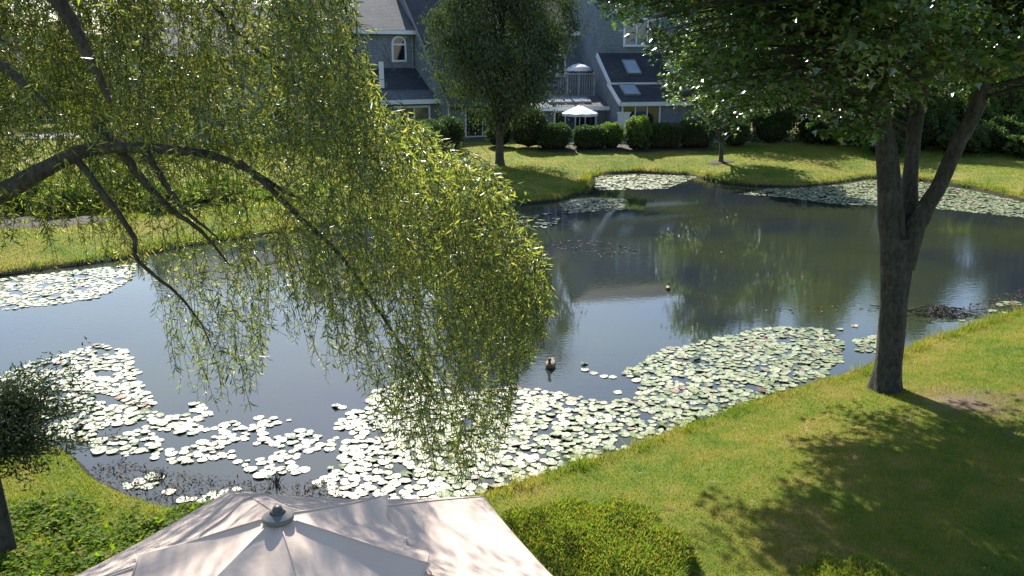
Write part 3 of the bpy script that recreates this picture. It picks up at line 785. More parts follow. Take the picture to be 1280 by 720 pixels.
# far left bank shrubs under the willow
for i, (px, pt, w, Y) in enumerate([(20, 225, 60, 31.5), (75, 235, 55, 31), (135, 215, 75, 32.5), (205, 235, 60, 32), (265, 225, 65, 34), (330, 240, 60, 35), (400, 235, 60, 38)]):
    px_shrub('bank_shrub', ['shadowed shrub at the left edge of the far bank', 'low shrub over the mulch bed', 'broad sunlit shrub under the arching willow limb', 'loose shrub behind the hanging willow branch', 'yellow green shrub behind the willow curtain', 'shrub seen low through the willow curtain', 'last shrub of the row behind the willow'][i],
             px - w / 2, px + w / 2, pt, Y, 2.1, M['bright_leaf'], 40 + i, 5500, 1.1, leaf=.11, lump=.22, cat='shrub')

# ------------------------------------------------------------------ trees on the far bank and behind
p = on_g(625, 206)
make_tree('bank_tree', 'tall drooping dark tree on the far lawn before the townhouses', 'tree', p, 12.3, .27, (0, 0, 7.3), (3.6, 3.4, 4.9), 300, 190, .17, M['far_leaf'], M['bark_far'], 3, droop=1.3, lean=(-.1, 0), sig=.42, asp=.45)
p = on_g(901, 206)
make_tree('young_bank_tree', 'slender trunked broad leaved tree on a mulch ring beside the far cove', 'tree', p, 9.8, .13, (-.2, 0, 5.9), (2.6, 2.5, 3.8), 170, 90, .19, M['bright_leaf'], M['bark_far'], 5, shape='lobed', lean=(-.35, 0), sig=.33)

protos = []
for k in range(4):
    kk = [(9.5, (0, 0, 6.0), (3.0, 3.0, 3.8)), (12, (0, 0, 7.4), (3.2, 3.2, 4.8)), (13, (0, 0, 8.6), (2.6, 2.6, 4.6)), (10, (0, 0, 5.2), (3.4, 3.4, 4.8))][k]
    protos.append((k, kk))
made = {}
wood_spots = [
    # x, y, proto, scale, label
    (14.5, 57.5, 3, .82), (17.0, 55.0, 3, .5), (21.0, 53.5, 3, .5), (25.0, 52.5, 3, .5), (38.5, 50.5, 3, .72), (17.5, 60.5, 1, .8), (20.5, 57.0, 3, .9), (23.5, 61, 2, .95), (26.5, 64.5, 1, .85), (29.5, 60.5, 2, 1.0), (33.5, 64, 1, .95), (37.0, 60, 2, 1.0), (41, 62, 3, .95),
    (16, 68, 1, 1.0), (22, 71, 2, 1.1), (28, 74, 1, 1.1), (35, 72, 2, 1.1), (43, 70, 1, 1.1), (50, 66, 3, 1.1), (46, 55, 2, .9), (40, 51, 3, .75), (38, 45, 2, .75), (44, 44, 1, .8),
    (-22, 72, 3, .8), (-29, 68, 1, .72), (-36, 70, 3, .85), (-47, 68, 1, .8), (-55, 66, 3, .9), (-33, 50, 3, .62), (-40, 46, 1, .62), (-28, 44, 0, .55), (-33, 39, 3, .5), (-62, 60, 1, .9), (-26, 84, 1, .9), (-52, 90, 3, 1.0), (-40, 95, 1, 1.0)]
ORD = ['first', 'second', 'third', 'fourth', 'fifth', 'sixth', 'seventh', 'eighth', 'ninth', 'tenth', 'eleventh', 'twelfth', 'thirteenth']
def tree_row(x, y):
    if x > 0: return 'the front row of the right woods' if y <= 56 else ('the middle row of the right woods' if y < 66 else 'the back row of the right woods')
    return 'the near row beyond the left bank' if y < 55 else ('the row beyond the far left road' if y < 78 else 'the farthest row at far left')
for i, (x, y, k, s) in enumerate(wood_spots):
    right = x > 0
    rank = sorted(q[0] for q in wood_spots if (q[0] > 0) == right and tree_row(q[0], q[1]) == tree_row(x, y)).index(x)
    lab = ('dense green tree, ' if right else 'bushy green tree, ') + ORD[rank] + ' from the left in ' + tree_row(x, y)
    grp = 'woodland trees beyond the right bank' if right else 'trees beyond the left bank'
    key = (k, right)
    if key not in made:
        h_, cc_, cr_ = protos[k][1]
        t = make_tree('woodland_tree' if right else 'background_tree', lab, 'tree', (x, y, gz(x, y)), h_, .2, cc_, cr_, 150, 100, .26, M['wood_leaf'] if right else M['far_leaf'], M['bark_far'], 60 + k + 10 * right, grp, sig=.5, asp=.6, trunk_n=8)
        made[key] = t
    else:
        t = copy_tree(made[key]); t.location = (x, y, gz(x, y))
    t.rotation_euler.z = i * 1.9; t.scale = (s, s, s * (1 + .08 * math.sin(i)))
    tag(t, lab, 'tree', grp)

# ------------------------------------------------------------------ the three-stemmed maple on the near bank
base = on_g(1108, 487)
def mp_pt(px, py, dy=0.0):
    q = on_y(px, py, base[1] + dy); return q - base
maple = thing('maple_tree', 'three stemmed maple on the near right bank casting shade over the lawn', 'tree', tuple(base))
mb = MB()
tr = smooth_path([mp_pt(1108, 505) + [0, 0, -.15], mp_pt(1108, 487), mp_pt(1112, 440), mp_pt(1117, 380), mp_pt(1121, 330), mp_pt(1124, 296)], 16)
rt = np.interp(np.linspace(0, 1, 16), [0, .12, .3, .6, .85, 1], [.50, .31, .225, .215, .25, .26])
vs = []; fs = []; n = 28
rng = np.random.default_rng(5)
for i, (q, r_) in enumerate(zip(tr, rt)):
    for k in range(n):
        a = 2 * math.pi * k / n
        fl = 1 + (.24 * math.sin(a * 5 + 1) + .08 * math.sin(a * 3)) * max(0, 1 - i / 5) + .045 * math.sin(a * 7 + i * .5) + .03 * math.sin(a * 11 - i * .9) + (.05 * math.cos(2 * a) if i > 9 else 0)
        vs.append((q[0] + r_ * fl * math.cos(a), q[1] + r_ * fl * math.sin(a), q[2]))
for i in range(15):
    for k in range(n): fs.append((i * n + k, i * n + (k + 1) % n, (i + 1) * n + (k + 1) % n, (i + 1) * n + k))
mb.add(vs, fs); mb.build('trunk', M['bark_maple'], maple, True)
stems = {
    'left': ([(1116, 330, 0), (1112, 280, 0), (1107, 200, 0), (1101, 120, .1), (1099, 30, .2), (1095, -60, .3), (1085, -170, .5), (1080, -300, .6)], [.19, .175, .148, .135, .125, .11, .07, .03]),
    'middle': ([(1128, 325, .15), (1135, 275, .2), (1139, 200, .35), (1148, 120, .5), (1152, 40, .7), (1160, -60, 1.0), (1170, -200, 1.3)], [.17, .155, .115, .13, .12, .09, .03]),
    'right': ([(1130, 335, -.05), (1147, 280, -.1), (1172, 235, -.2), (1195, 185, -.3), (1222, 130, -.4), (1240, 70, -.5), (1262, -20, -.7), (1300, -150, -.9)], [.18, .155, .128, .122, .118, .105, .08, .03])}
stem_paths = {}
for nm, (pp, rr) in stems.items():
    P = smooth_path([mp_pt(a, b2, c) for a, b2, c in pp], 30)
    Rr = np.interp(np.linspace(0, 1, 30), np.linspace(0, 1, len(rr)), rr)
    stem_paths[nm] = P
    P = P + rng.normal(0, .006, P.shape)
    o = MB().tube(P, list(Rr), 16).build('stem', M['bark_maple'], maple, True)
    o['label'] = {'left': 'straight left stem', 'middle': 'thin middle stem', 'right': 'right stem leaning outwards'}[nm]
P = smooth_path([mp_pt(1128, 300, -.1), mp_pt(1122, 240, -.05), mp_pt(1118, 190, 0), mp_pt(1108, 150, .1), mp_pt(1090, 100, .3)], 12)
MB().tube(P, list(np.linspace(.085, .03, 12)), 8).build('side_branch', M['bark_maple'], maple, True)
# limbs and leaf sprays
allp = np.concatenate([stem_paths[k][10:] for k in stem_paths])
rng = np.random.default_rng(11)
sprays = []
ctr0 = np.array([-.3, .7, 7.0])
while len(sprays) < 1900:
    u = rand_unit(1, rng)[0] * rng.uniform(.25, 1) ** .5
    q = ctr0 + u * [5.7, 5.4, 3.1]
    if q[2] < 3.9: continue
    sprays.append(q)
# hand placed low sprays that hang into view
def add_spray(px, py, dy, cnt=1, s=.25):
    for _ in range(cnt): sprays.append(mp_pt(px, py, dy) + rng.normal(0, s, 3) * [1, 1, .5])
low = []
for px, py, dy, c_ in [(760, 8, -1, 3), (800, 22, -1.2, 4), (845, 42, -1.4, 4), (880, 62, -1.5, 4), (870, 100, -1.6, 3), (852, 118, -1.7, 3), (835, 112, -1.7, 2), (905, 105, -1.4, 4), (885, 140, -1.6, 3), (893, 158, -1.6, 2), (930, 80, -1, 4), (960, 120, -.8, 4), (985, 85, -.6, 4), (1000, 140, -.5, 3),
                       (1045, 150, -.3, 3), (1065, 172, -.4, 3), (1075, 140, 0, 4), (1030, 110, .3, 4), (1060, 60, .5, 5), (1120, 90, -1.2, 5), (1165, 110, -.9, 5), (1190, 60, -.6, 5), (1230, 50, 0, 4), (1262, 70, .5, 4), (1150, 30, -.8, 5), (1270, 30, -.5, 5), (1215, 20, -1, 4), (940, 30, -1, 5), (1010, 40, -1, 5), (900, 20, -.5, 5), (1090, 20, -1.3, 5), (1040, 10, 0, 4)]:
    n0 = len(sprays); add_spray(px, py, dy, c_)
for cc_, rr_, k_ in (([-3.2, .9, 7.3], [2.6, 3.6, 1.2], 420), ([-4.6, 3.2, 7.6], [1.8, 1.8, .9], 260), ([-2.6, 4.6, 7.4], [2.0, 1.5, .9], 150)):  # sprays added above the view to fill out the lawn shadow
    for _ in range(k_):
        u = rand_unit(1, rng)[0] * rng.uniform(.2, 1) ** .5
        sprays.append(np.array(cc_) + u * rr_)
sprays = np.array(sprays)
nz = np.sin(sprays[:, 0] * 1.9 + 1.2) * np.sin(sprays[:, 1] * 1.7 + .4) * np.sin(sprays[:, 2] * 1.9) + .4 * np.sin(sprays[:, 0] * 4.7 + sprays[:, 1] * 3.9 + sprays[:, 2] * 2)
sprays = sprays[(nz > .16) | (rng.random(len(sprays)) < .05) | (np.arange(len(sprays)) >= len(sprays) - 0)]
# keep the sight line to the lawn, cove and houses open where the photograph shows it
W = sprays + base
ax, ay = to_px(W)
bound = np.interp(ax, [700, 735, 760, 800, 840, 860, 900, 925, 950, 1000, 1040, 1090, 1110, 1160, 1200, 1240, 1290, 1400], [-60, -20, 12, 38, 75, 120, 165, 150, 120, 125, 165, 170, 130, 120, 100, 85, 75, 60])
hide = (W[:, 1] > 3) & (ay > bound) & (ax < 1420)
sprays = sprays[~hide]
mbt = MB()
for q in sprays:
    dd = np.linalg.norm((allp - q) * [1, 1, 1.5], axis=1) + np.maximum(0, allp[:, 2] - q[2] + .1) * 1.2
    a = allp[np.argmin(dd)]
    ln = np.linalg.norm(q - a)
    if ln < .3: continue
    mid = (a + q) / 2 + np.array([0, 0, .16 * ln])
    mbt.tube(bez(a, mid, q, 6), list(np.linspace(min(.05, .012 + .009 * ln), .006, 6)), 5, False)
mbt.build('limbs', M['bark_maple'], maple, True)
ax, ay = to_px(sprays + base)
airy = (ax < 1000) & (ay > -60) & (rng.random(len(sprays)) < np.where(ax < 900, .68, .5))
sprays = sprays[~airy]
nro = 6; per = 17
ros = np.repeat(sprays, nro, 0) + rng.normal(size=(len(sprays) * nro, 3)) * [.34, .34, .17]
mbt = MB()
for k in range(0, len(ros), 1):
    q = sprays[k // nro]; mbt.tube([q, ros[k]], [.006, .003], 3, False)
mbt.build('twigs', M['bark_maple'], maple)
n = len(ros) * per
ci = np.repeat(ros, per, 0)
off = rng.normal(size=(n, 3)) * [.13, .13, .055] * np.repeat(rng.uniform(.7, 1.4, len(ros)), per)[:, None]
c = ci + off
c[:, 2] -= .5 * (off[:, 0] ** 2 + off[:, 1] ** 2)
d = rand_unit(n, rng) + norm(off) * .8; d[:, 2] = d[:, 2] * .4 - .35
W = c + base; ax, ay = to_px(W)
bound = np.interp(ax, [700, 735, 760, 800, 840, 860, 900, 925, 950, 1000, 1040, 1090, 1110, 1160, 1200, 1240, 1290, 1400], [-30, 0, 30, 60, 128, 145, 190, 165, 135, 145, 190, 195, 150, 135, 118, 100, 90, 80])
keep = ~((ay > bound) & (W[:, 1] > 3))
c, d = c[keep], d[keep]
V, F = lobed_leaves(c, d, rand_unit(len(c), rng) * .55 + [0, 0, 1], rng.uniform(.08, .135, len(c)))
link('crown', np_mesh('crown', V, F, M['maple']), maple)

# ------------------------------------------------------------------ the willow
WB = np.array([-8.0, 8.3, .4])
willow = thing('willow_tree', 'large weeping willow arching in from the left over the pond', 'tree', tuple(WB))
def wp(px, py, Y): return on_y(px, py, Y) - WB
MB().tube(smooth_path([(0, 0, -.5), (.1, .05, .6), (.3, .1, 2.0), (.4, 0, 3.2), (.2, .1, 5.0), (.4, -.2, 7.5), (1.2, 0, 9.5)], 22), list(np.interp(np.linspace(0, 1, 22), [0, .1, .5, 1], [.62, .42, .36, .08])), 20).build('trunk', M['bark_willow'], willow, True)
limbs = [
    ([(-260, 360, 8.3), (-120, 300, 8.1), (0, 240, 7.9), (50, 212, 7.9), (100, 187, 8), (150, 181, 8), (200, 182, 8), (255, 186, 8.1), (305, 202, 8.2), (345, 225, 8.3), (382, 243, 8.4)], [.16, .13, .095, .080, .066, .054, .047, .042, .034, .024, .010]),
    ([(86, 190, 8), (110, 215, 7.9), (138, 250, 7.8), (160, 280, 7.8), (174, 302, 7.8), (176, 322, 7.8), (200, 345, 7.8), (228, 368, 7.8), (252, 400, 7.8), (268, 430, 7.9)], [.036, .034, .030, .026, .024, .02, .017, .014, .010, .005]),
    ([(120, 150, 8.2), (155, 190, 8.2), (185, 225, 8.2), (215, 258, 8.2), (250, 285, 8.3), (290, 330, 8.4)], [.05, .045, .038, .03, .02, .006]),
    ([(178, 182, 8), (196, 215, 7.9), (225, 255, 7.8), (275, 300, 7.8)], [.035, .03, .022, .006]),
    ([(-60, -160, 7.4), (30, -60, 7.2), (90, 10, 7.1), (120, 60, 7.1), (150, 120, 7.2)], [.09, .075, .06, .045, .02]),
    ([(-80, 60, 7.6), (0, 80, 7.4), (25, 95, 7.3), (70, 140, 7.2)], [.07, .05, .035, .01]),
    ([(-100, 40, 8.3), (60, -120, 8.2), (220, -180, 8.1), (340, -140, 8.3), (400, -60, 8.6), (430, 10, 8.8), (452, 110, 8.8)], [.12, .10, .08, .045, .022, .012, .005]),
    ([(220, -180, 8.1), (320, -60, 8.8), (400, 80, 9.2), (470, 200, 9.2), (560, 300, 9.0), (600, 400, 8.6)], [.05, .035, .024, .018, .012, .005]),
    ([(300, 202, 8.2), (360, 260, 8.2), (430, 330, 8.1), (490, 420, 8.0), (540, 490, 7.9)], [.03, .028, .02, .014, .006]),
    ([(60, -120, 8.2), (200, -60, 9), (300, 40, 9.4), (390, 120, 9.4), (460, 200, 9.4)], [.05, .03, .022, .015, .005])]
for pts, rr in limbs:
    P = smooth_path([wp(*q) for q in pts], 36)
    P = P + np.cumsum(RNG.normal(0, .0045, P.shape), 0)
    MB().tube(P, list(np.interp(np.linspace(0, 1, 36), np.linspace(0, 1, len(rr)), rr)), 10).build('branch', M['bark_willow'], willow, True)
rng = np.random.default_rng(21)
# lower outline of the hanging curtain (photograph pixels turn into heights at each strand's own distance)
bx = [-200, 0, 60, 100, 140, 180, 230, 280, 320, 345, 380, 400, 440, 470, 500, 560, 620, 650, 668, 690, 700]
bot = [300, 310, 325, 315, 335, 350, 500, 510, 500, 400, 420, 455, 470, 540, 580, 612, 590, 480, 455, 400, 300]
tx = [-200, 380, 420, 445, 470, 520, 560, 600, 630, 650, 690, 700]
top = [-260, -260, -120, -30, 60, 130, 175, 195, 235, 280, 350, 420]
EDGE_Y = [-100, 0, 60, 100, 130, 160, 180, 210, 250, 330, 420, 480]; EDGE_X = [430, 446, 464, 470, 488, 540, 585, 622, 648, 690, 690, 650]
strand_pts = []; Ls = []; leafC = []; leafD = []; mbw = MB()
def strand(P0, Lh, out, dens=1.0, lim=None):
    n = max(5, int(Lh / .09)); t = np.linspace(0, 1, n)
    sway = rng.normal(0, .10, 2); sw2 = rng.uniform(3, 6)
    P = np.stack([P0[0] + out[0] * (1 - np.exp(-3 * t)) + sway[0] * np.sin(t * 3.1) + .3 * sway[1] * np.sin(t * sw2 * 1.7), P0[1] + out[1] * (1 - np.exp(-3 * t)) + sway[1] * np.sin(t * 2.7), P0[2] + .12 * np.sin(np.clip(t * 4, 0, 1) * 2.2) * min(1, Lh) - Lh * t ** 1.12], 1)
    ax, ay = to_px(P)
    if lim is not None:
        ok = (ay < lim(ax)) & ((ax < np.interp(ay, EDGE_Y, EDGE_X)) | (ay < -60))
        if not ok[0]: return
        k = len(ok) if ok.all() else int(np.argmin(ok))
        if k < 3: return
        P = P[:k]
    mbw.tube(P[::2] - WB if len(P) > 8 else P - WB, .0026, 3, False)
    m = int(len(P) * 2.6 * dens)
    q = np.sort(rng.uniform(0, len(P) - 1.01, m)); i = q.astype(int); fr = (q - i)[:, None]
    c = P[i] * (1 - fr) + P[i + 1] * fr
    tang = norm(P[np.minimum(i + 1, len(P) - 1)] - P[i])
    side = norm(np.cross(tang, rand_unit(m, rng)))
    leafC.append(c); leafD.append(tang * .6 + side * .8 + rng.normal(0, .15, (m, 3)))
lim = lambda x: np.interp(x, bx, bot) + rng.normal(0, 14)
cnt = 0
while cnt < 6200:
    px = rng.uniform(-190, 688)
    tp = np.interp(px, tx, top)
    bt = np.interp(px, bx, bot)
    u = rng.random() ** (1.15 if px > 330 else .9)
    py = tp + (bt - tp) * u * .93
    Y = (rng.uniform(8.5, 11.5) if px < 330 and rng.random() < .85 else rng.uniform(6.9, 10.6)) if px < 560 else rng.uniform(7.4, 9.6)
    # thin the veil low on the left, where the far bank and water show through
    dens = 1.0
    if px < 330 and py > 190: dens = .34 if py < 330 else .34
    if px < 230 and py > 230: dens *= .7
    if px >= 330 and py > 200: dens = .75
    if 380 < px < 480 and py > 330: dens = .28
    if px > 430 and py < 90: dens = .55
    if py > 470: dens = .6
    if rng.random() > dens: continue
    # clumps with gaps between
    cl = math.sin(px * .035 + Y * 2.1) * math.sin(py * .045 - Y * 1.7) + .6 * math.sin(px * .081 + py * .05 + Y * 3)
    if cl < .05 and rng.random() < .85: continue
    P0 = on_y(px, py, Y)
    bushy = py < 260 and rng.random() < .6
    Lh = rng.uniform(.2, .6) if bushy else rng.uniform(.4, 1.3)
    if px > 480 and py > 300 and rng.random() < .35: continue
    if bushy:
        strand(P0, Lh, (rng.normal(.1, .35), rng.normal(0, .35)), 1.25, lim); cnt += .5; continue
    if px > 560: Lh *= .7
    strand(P0, Lh, (rng.normal(.16, .16), rng.normal(0, .18)), .95 + .3 * rng.random(), lim)
    cnt += 1
for px, py, Yp in [(440, 60, 8.6), (455, 95, 8.4), (470, 120, 8.3), (505, 150, 8.3), (530, 165, 8.2), (560, 172, 8.2), (575, 185, 8.0), (600, 205, 8.1), (560, 200, 8.0), (610, 235, 8.0), (625, 262, 8.0), (640, 300, 8.0), (645, 330, 8.0), (430, 20, 8.6), (415, 5, 8.8), (600, 290, 7.9), (540, 190, 7.9), (520, 178, 8.4), (590, 190, 8.3)]:
    for j in range(3):
        P0 = on_y(px + rng.normal(0, 10) - 14, py + rng.normal(0, 8) + 8, Yp + rng.normal(0, .2))
        strand(P0, rng.uniform(.25, .6), (rng.uniform(.25, .5), rng.normal(0, .15)), 1.3, None)
# crown above the frame: shades the parasol and the near bank
for _ in range(700):
    a, r_ = rng.uniform(0, 6.283), 4.6 * math.sqrt(rng.random())
    P0 = np.array([-5.2 + r_ * math.cos(a), 8.2 + .75 * r_ * math.sin(a), rng.uniform(6.9, 9.6) - .07 * r_ * r_])
    strand(P0, rng.uniform(.6, 1.8), (rng.normal(0, .2), rng.normal(0, .2)), .8, lambda x: np.full_like(np.atleast_1d(x), -2.0))
mbw.build('twigs', M['bark_willow'], willow)
c = np.concatenate(leafC) - WB; d = np.concatenate(leafD)
axx, ayy = to_px(c + WB)
edge_x = 16 * np.sin(ayy * .09) + 9 * np.sin(ayy * .23 + 1) + np.interp(ayy, [-100, 0, 60, 100, 130, 160, 180, 210, 250, 330, 420, 480], [430, 446, 464, 470, 488, 540, 585, 622, 648, 690, 690, 650]) + rng.normal(0, 15, len(c)) + 6
okk = (axx < edge_x) | (ayy < -60)
c, d = c[okk], d[okk]
n = len(c)
half = rng.random(n)
for nm, sel, mt in (('foliage', half < .74, 'willow'), ('foliage', half >= .74, 'willow_grey')):
    k = sel.sum(); Ln = rng.uniform(.05, .115, k)
    V, F = leaf_quads(c[sel], d[sel], rand_unit(k, rng), Ln, Ln * rng.uniform(.13, .20, k), .12)
    link(nm, np_mesh(nm, V, F, M[mt]), willow)
print('willow leaves', n)

# ------------------------------------------------------------------ small dark tree at the left edge
bx_, by_ = -5.72, 8.45
t = thing('small_bank_tree', 'small dark twiggy tree at the left edge of the near bank', 'tree', (bx_, by_, gz(bx_, by_)))
b0 = np.array([bx_, by_, gz(bx_, by_)])
MB().tube(smooth_path([(0, 0, -.2), (.0, .0, .1), (-.02, .02, .6), (-.06, .05, 1.2), (-.1, .05, 1.6), (-.12, .05, 1.9)], 14), list(np.interp(np.linspace(0, 1, 14), [0, .12, .4, 1], [.2, .10, .07, .02])), 12).build('trunk', M['bark_far'], t, True)
rng = np.random.default_rng(31)
mbw = MB(); cs = []; ds = []
for k in range(260):
    tip = np.array([rng.normal(.36, .36), rng.normal(0, .3), rng.uniform(1.3, 2.2)])
    if k < 16: tip = np.array([rng.uniform(.6, 1.25), rng.normal(0, .25), rng.uniform(1.8, 2.5)])
    a = np.array([-.08, .04, min(rng.uniform(1.2, 1.8), tip[2] - .05)])
    P = bez(a, (a + tip) / 2 + rng.normal(0, .12, 3) + [0, 0, .12], tip, 7); mbw.tube(P, list(np.linspace(.008, .002, 7)), 4, False)
    m = 48 if k >= 16 else 24
    q = rng.uniform(1.5, 5.99, m); i = q.astype(int); cc_ = P[i] + (P[i + 1] - P[i]) * (q - i)[:, None] + rng.normal(0, .065, (m, 3))
    cs.append(cc_); ds.append(rand_unit(m, rng) + norm(tip - a) * .6)
mbw.build('branches_and_core', M['bark_far'], t)
c = np.concatenate(cs); d = np.concatenate(ds); Ln = rng.uniform(.045, .08, len(c))
V, F = leaf_quads(c, d, rand_unit(len(c), rng), Ln, Ln * .32)
link('crown', np_mesh('crown', V, F, M['far_leaf']), t)

# ------------------------------------------------------------------ near yew bushes
p = on_g(748, 745)
leafy_body('round_yew_bush', 'broad rounded yew bush on the near lawn right of the pink parasol', 'bush', (p[0], p[1], p[2] - .05), 1.0, 1.15, .62, 3.2, 60000, .05, M['yew'], 50, lump=.11, asp=.3, up=.9)
p = on_g(1092, 790)
leafy_body('round_yew_bush', 'half shaded yew bush at the bottom edge under the maple shadow', 'bush', (p[0], p[1], p[2] - .05), .62, .85, .45, 3.0, 32000, .05, M['yew'], 51, lump=.12, asp=.3, up=.9)

# ------------------------------------------------------------------ near parasol
PC = np.array([-1.03, 3.31]); PZ = 3.33; PR = 1.59; RISE = .62; ROT = 2.05
zb = 0.62
par = thing('garden_parasol', 'large pale pink hexagonal parasol below the camera with grey finial', 'parasol', (PC[0], PC[1], zb), ROT)
zr = PZ - zb; za = zr + RISE
def canopy_pt(i, a, r, tier=0):
    """point on panel i; a 0..1 across, r 0..1 from the apex; cloth sags between ribs"""
    t0, t1 = -i * math.pi / 3, -(i + 1) * math.pi / 3
    p0 = Vector((math.cos(t0), math.sin(t0), 0)); p1 = Vector((math.cos(t1), math.sin(t1), 0))
    q = (p0 * (1 - a) + p1 * a) * (PR * r)
    z = za - RISE * (r ** 1.04)
    s = math.sin(math.pi * a)
    z -= s * (.05 * math.sin(math.pi * min(1, r * .9)) + .006) * 1.0
    z += .004 * math.sin(9 * a + 4 * i) * math.sin(7 * r)
    if r > .9: q *= (1 - .018 * s * (r - .9) * 10)
    if tier:
        z += .028 + .02 * r + (.018 * math.sin(a * math.pi * 3 + i * 1.3) + .012 * math.sin(a * 17 + i)) * (r / .43) ** 3
    return (q.x, q.y, z)
for i in range(6):
    na, nr = 18, 22
    mb = MB(); vs = []
    for j in range(nr + 1):
        for k in range(na + 1):
            vs.append(canopy_pt(i, k / na, .05 + .95 * j / nr))
    fs = [(j * (na + 1) + k, j * (na + 1) + k + 1, (j + 1) * (na + 1) + k + 1, (j + 1) * (na + 1) + k) for j in range(nr) for k in range(na)]
    # hem that hangs from the rim
    base_i = nr * (na + 1); o_ = len(vs)
    for k in range(na + 1):
        x, y, z = vs[base_i + k]; vs.append((x * 1.003, y * 1.003, z - .03))
    fs += [(base_i + k, base_i + k + 1, o_ + k + 1, o_ + k) for k in range(na)]
    mb.add(vs, fs); mb.build('canopy_panel', M['canopy'], par, True)
    # upper vent flap
    mb = MB(); vs = []
    for j in range(11):
        for k in range(na + 1):
            vs.append(canopy_pt(i, k / na, .035 + .40 * j / 10 * (1 + .05 * math.sin(k * .9 + i * 2)), 1))
    fs = [(j * (na + 1) + k, j * (na + 1) + k + 1, (j + 1) * (na + 1) + k + 1, (j + 1) * (na + 1) + k) for j in range(10) for k in range(na)]
    mb.add(vs, fs); mb.build('vent_flap', M['canopy'], par, True)
    # seams
    P = [Vector(canopy_pt(i, 0, r)) + Vector((0, 0, .002)) for r in np.linspace(.42, 1, 14)]
    MB().tube(P, .0035, 5).build('seam', M['canopy'], par, True)
    P = [Vector(canopy_pt(i, 0, r, 1)) + Vector((0, 0, .002)) for r in np.linspace(.05, .42, 10)]
    MB().tube(P, .003, 5).build('seam', M['canopy'], par, True)
    P = [Vector(canopy_pt(i, k / na, .435 * (1 + .05 * math.sin(k * .9 + i * 2) * .92), 1)) for k in range(na + 1)]
    MB().tube(P, .0045, 5).build('flap_hem', M['canopy'], par, True)
    e = canopy_pt(i, 0, .98)
    MB().tube([(0, 0, za - .05), (e[0], e[1], e[2] - .025)], .011, 6).build('rib', M['darkmetal'], par)
    m_ = canopy_pt(i, 0, .55)
    MB().tube([(0, 0, za - .62), (m_[0], m_[1], m_[2] - .03)], .008, 6).build('strut', M['darkmetal'], par)
MB().tube([(0, 0, 0), (0, 0, za)], .024, 12).build('pole', M['darkmetal'], par)
MB().lathe([(.001, 0), (.3, 0), (.3, .06), (.1, .1), (.05, .25), (.028, .3)], 20).build('base', M['darkmetal'], par, True)
fz = za + .02
MB().lathe([(.001, -.01), (.068, -.012), (.070, .002), (.062, .010), (.038, .018), (.034, .022)], 28, (0, 0, fz)).build('cap_dish', M['cap_grey'], par, True)
MB().lathe([(.030, .020), (.030, .028), (.026, .032), (.020, .034), (.022, .038), (.021, .044), (.017, .050), (.009, .055), (.001, .056)], 24, (0, 0, fz)).build('finial_knob', M['darkmetal'], par, True)
sheet('terrace', [(-6, -3), (6, -3), (6, 3.6), (2.2, 4.6), (-4.2, 4.6), (-6, 3.6)], .62, M['patio'], 'slab terrace under the near parasol', .4)

# ------------------------------------------------------------------ lily pads
def pad_mesh(name, seed, mat, curl=.012, n=13):
    rng = np.random.default_rng(seed); V = [(0, 0, .004)]; F = []
    for k in range(n):
        a = .14 + (2 * math.pi - .28) * k / (n - 1)
        r_ = 1 + .06 * math.sin(a * 3 + seed) + rng.normal(0, .03)
        zz = .004 + max(0, curl * math.sin(a * 2 + seed) * 4 * .5 + rng.normal(0, curl))
        V.append((r_ * math.cos(a), r_ * math.sin(a), zz))
    for k in range(1, n): F.append((0, k, k + 1))
    me = bpy.data.meshes.new(name); me.from_pydata(V, [], F); me.materials.append(mat)
    me.polygons.foreach_set('use_smooth', [True] * len(me.polygons)); me.update()
    return me, np.array(V), np.array(F)
pads = {'pale': [pad_mesh('lily_pad', s, M['pad'], .03 + .012 * (s % 3)) for s in range(6)],
        'fresh': [pad_mesh('lily_pad', s + 20, M['pad_green'], .14) for s in range(3)],
        'red': [pad_mesh('lily_pad', s + 30, M['pad_red'], .07) for s in range(3)]}
def in_poly(px, py, poly):
    ins = False
    for (ax, ay), (bx2, by2) in zip(poly, poly[1:] + poly[:1]):
        if (ay > py) != (by2 > py) and px < (bx2 - ax) * (py - ay) / (by2 - ay) + ax: ins = not ins
    return ins
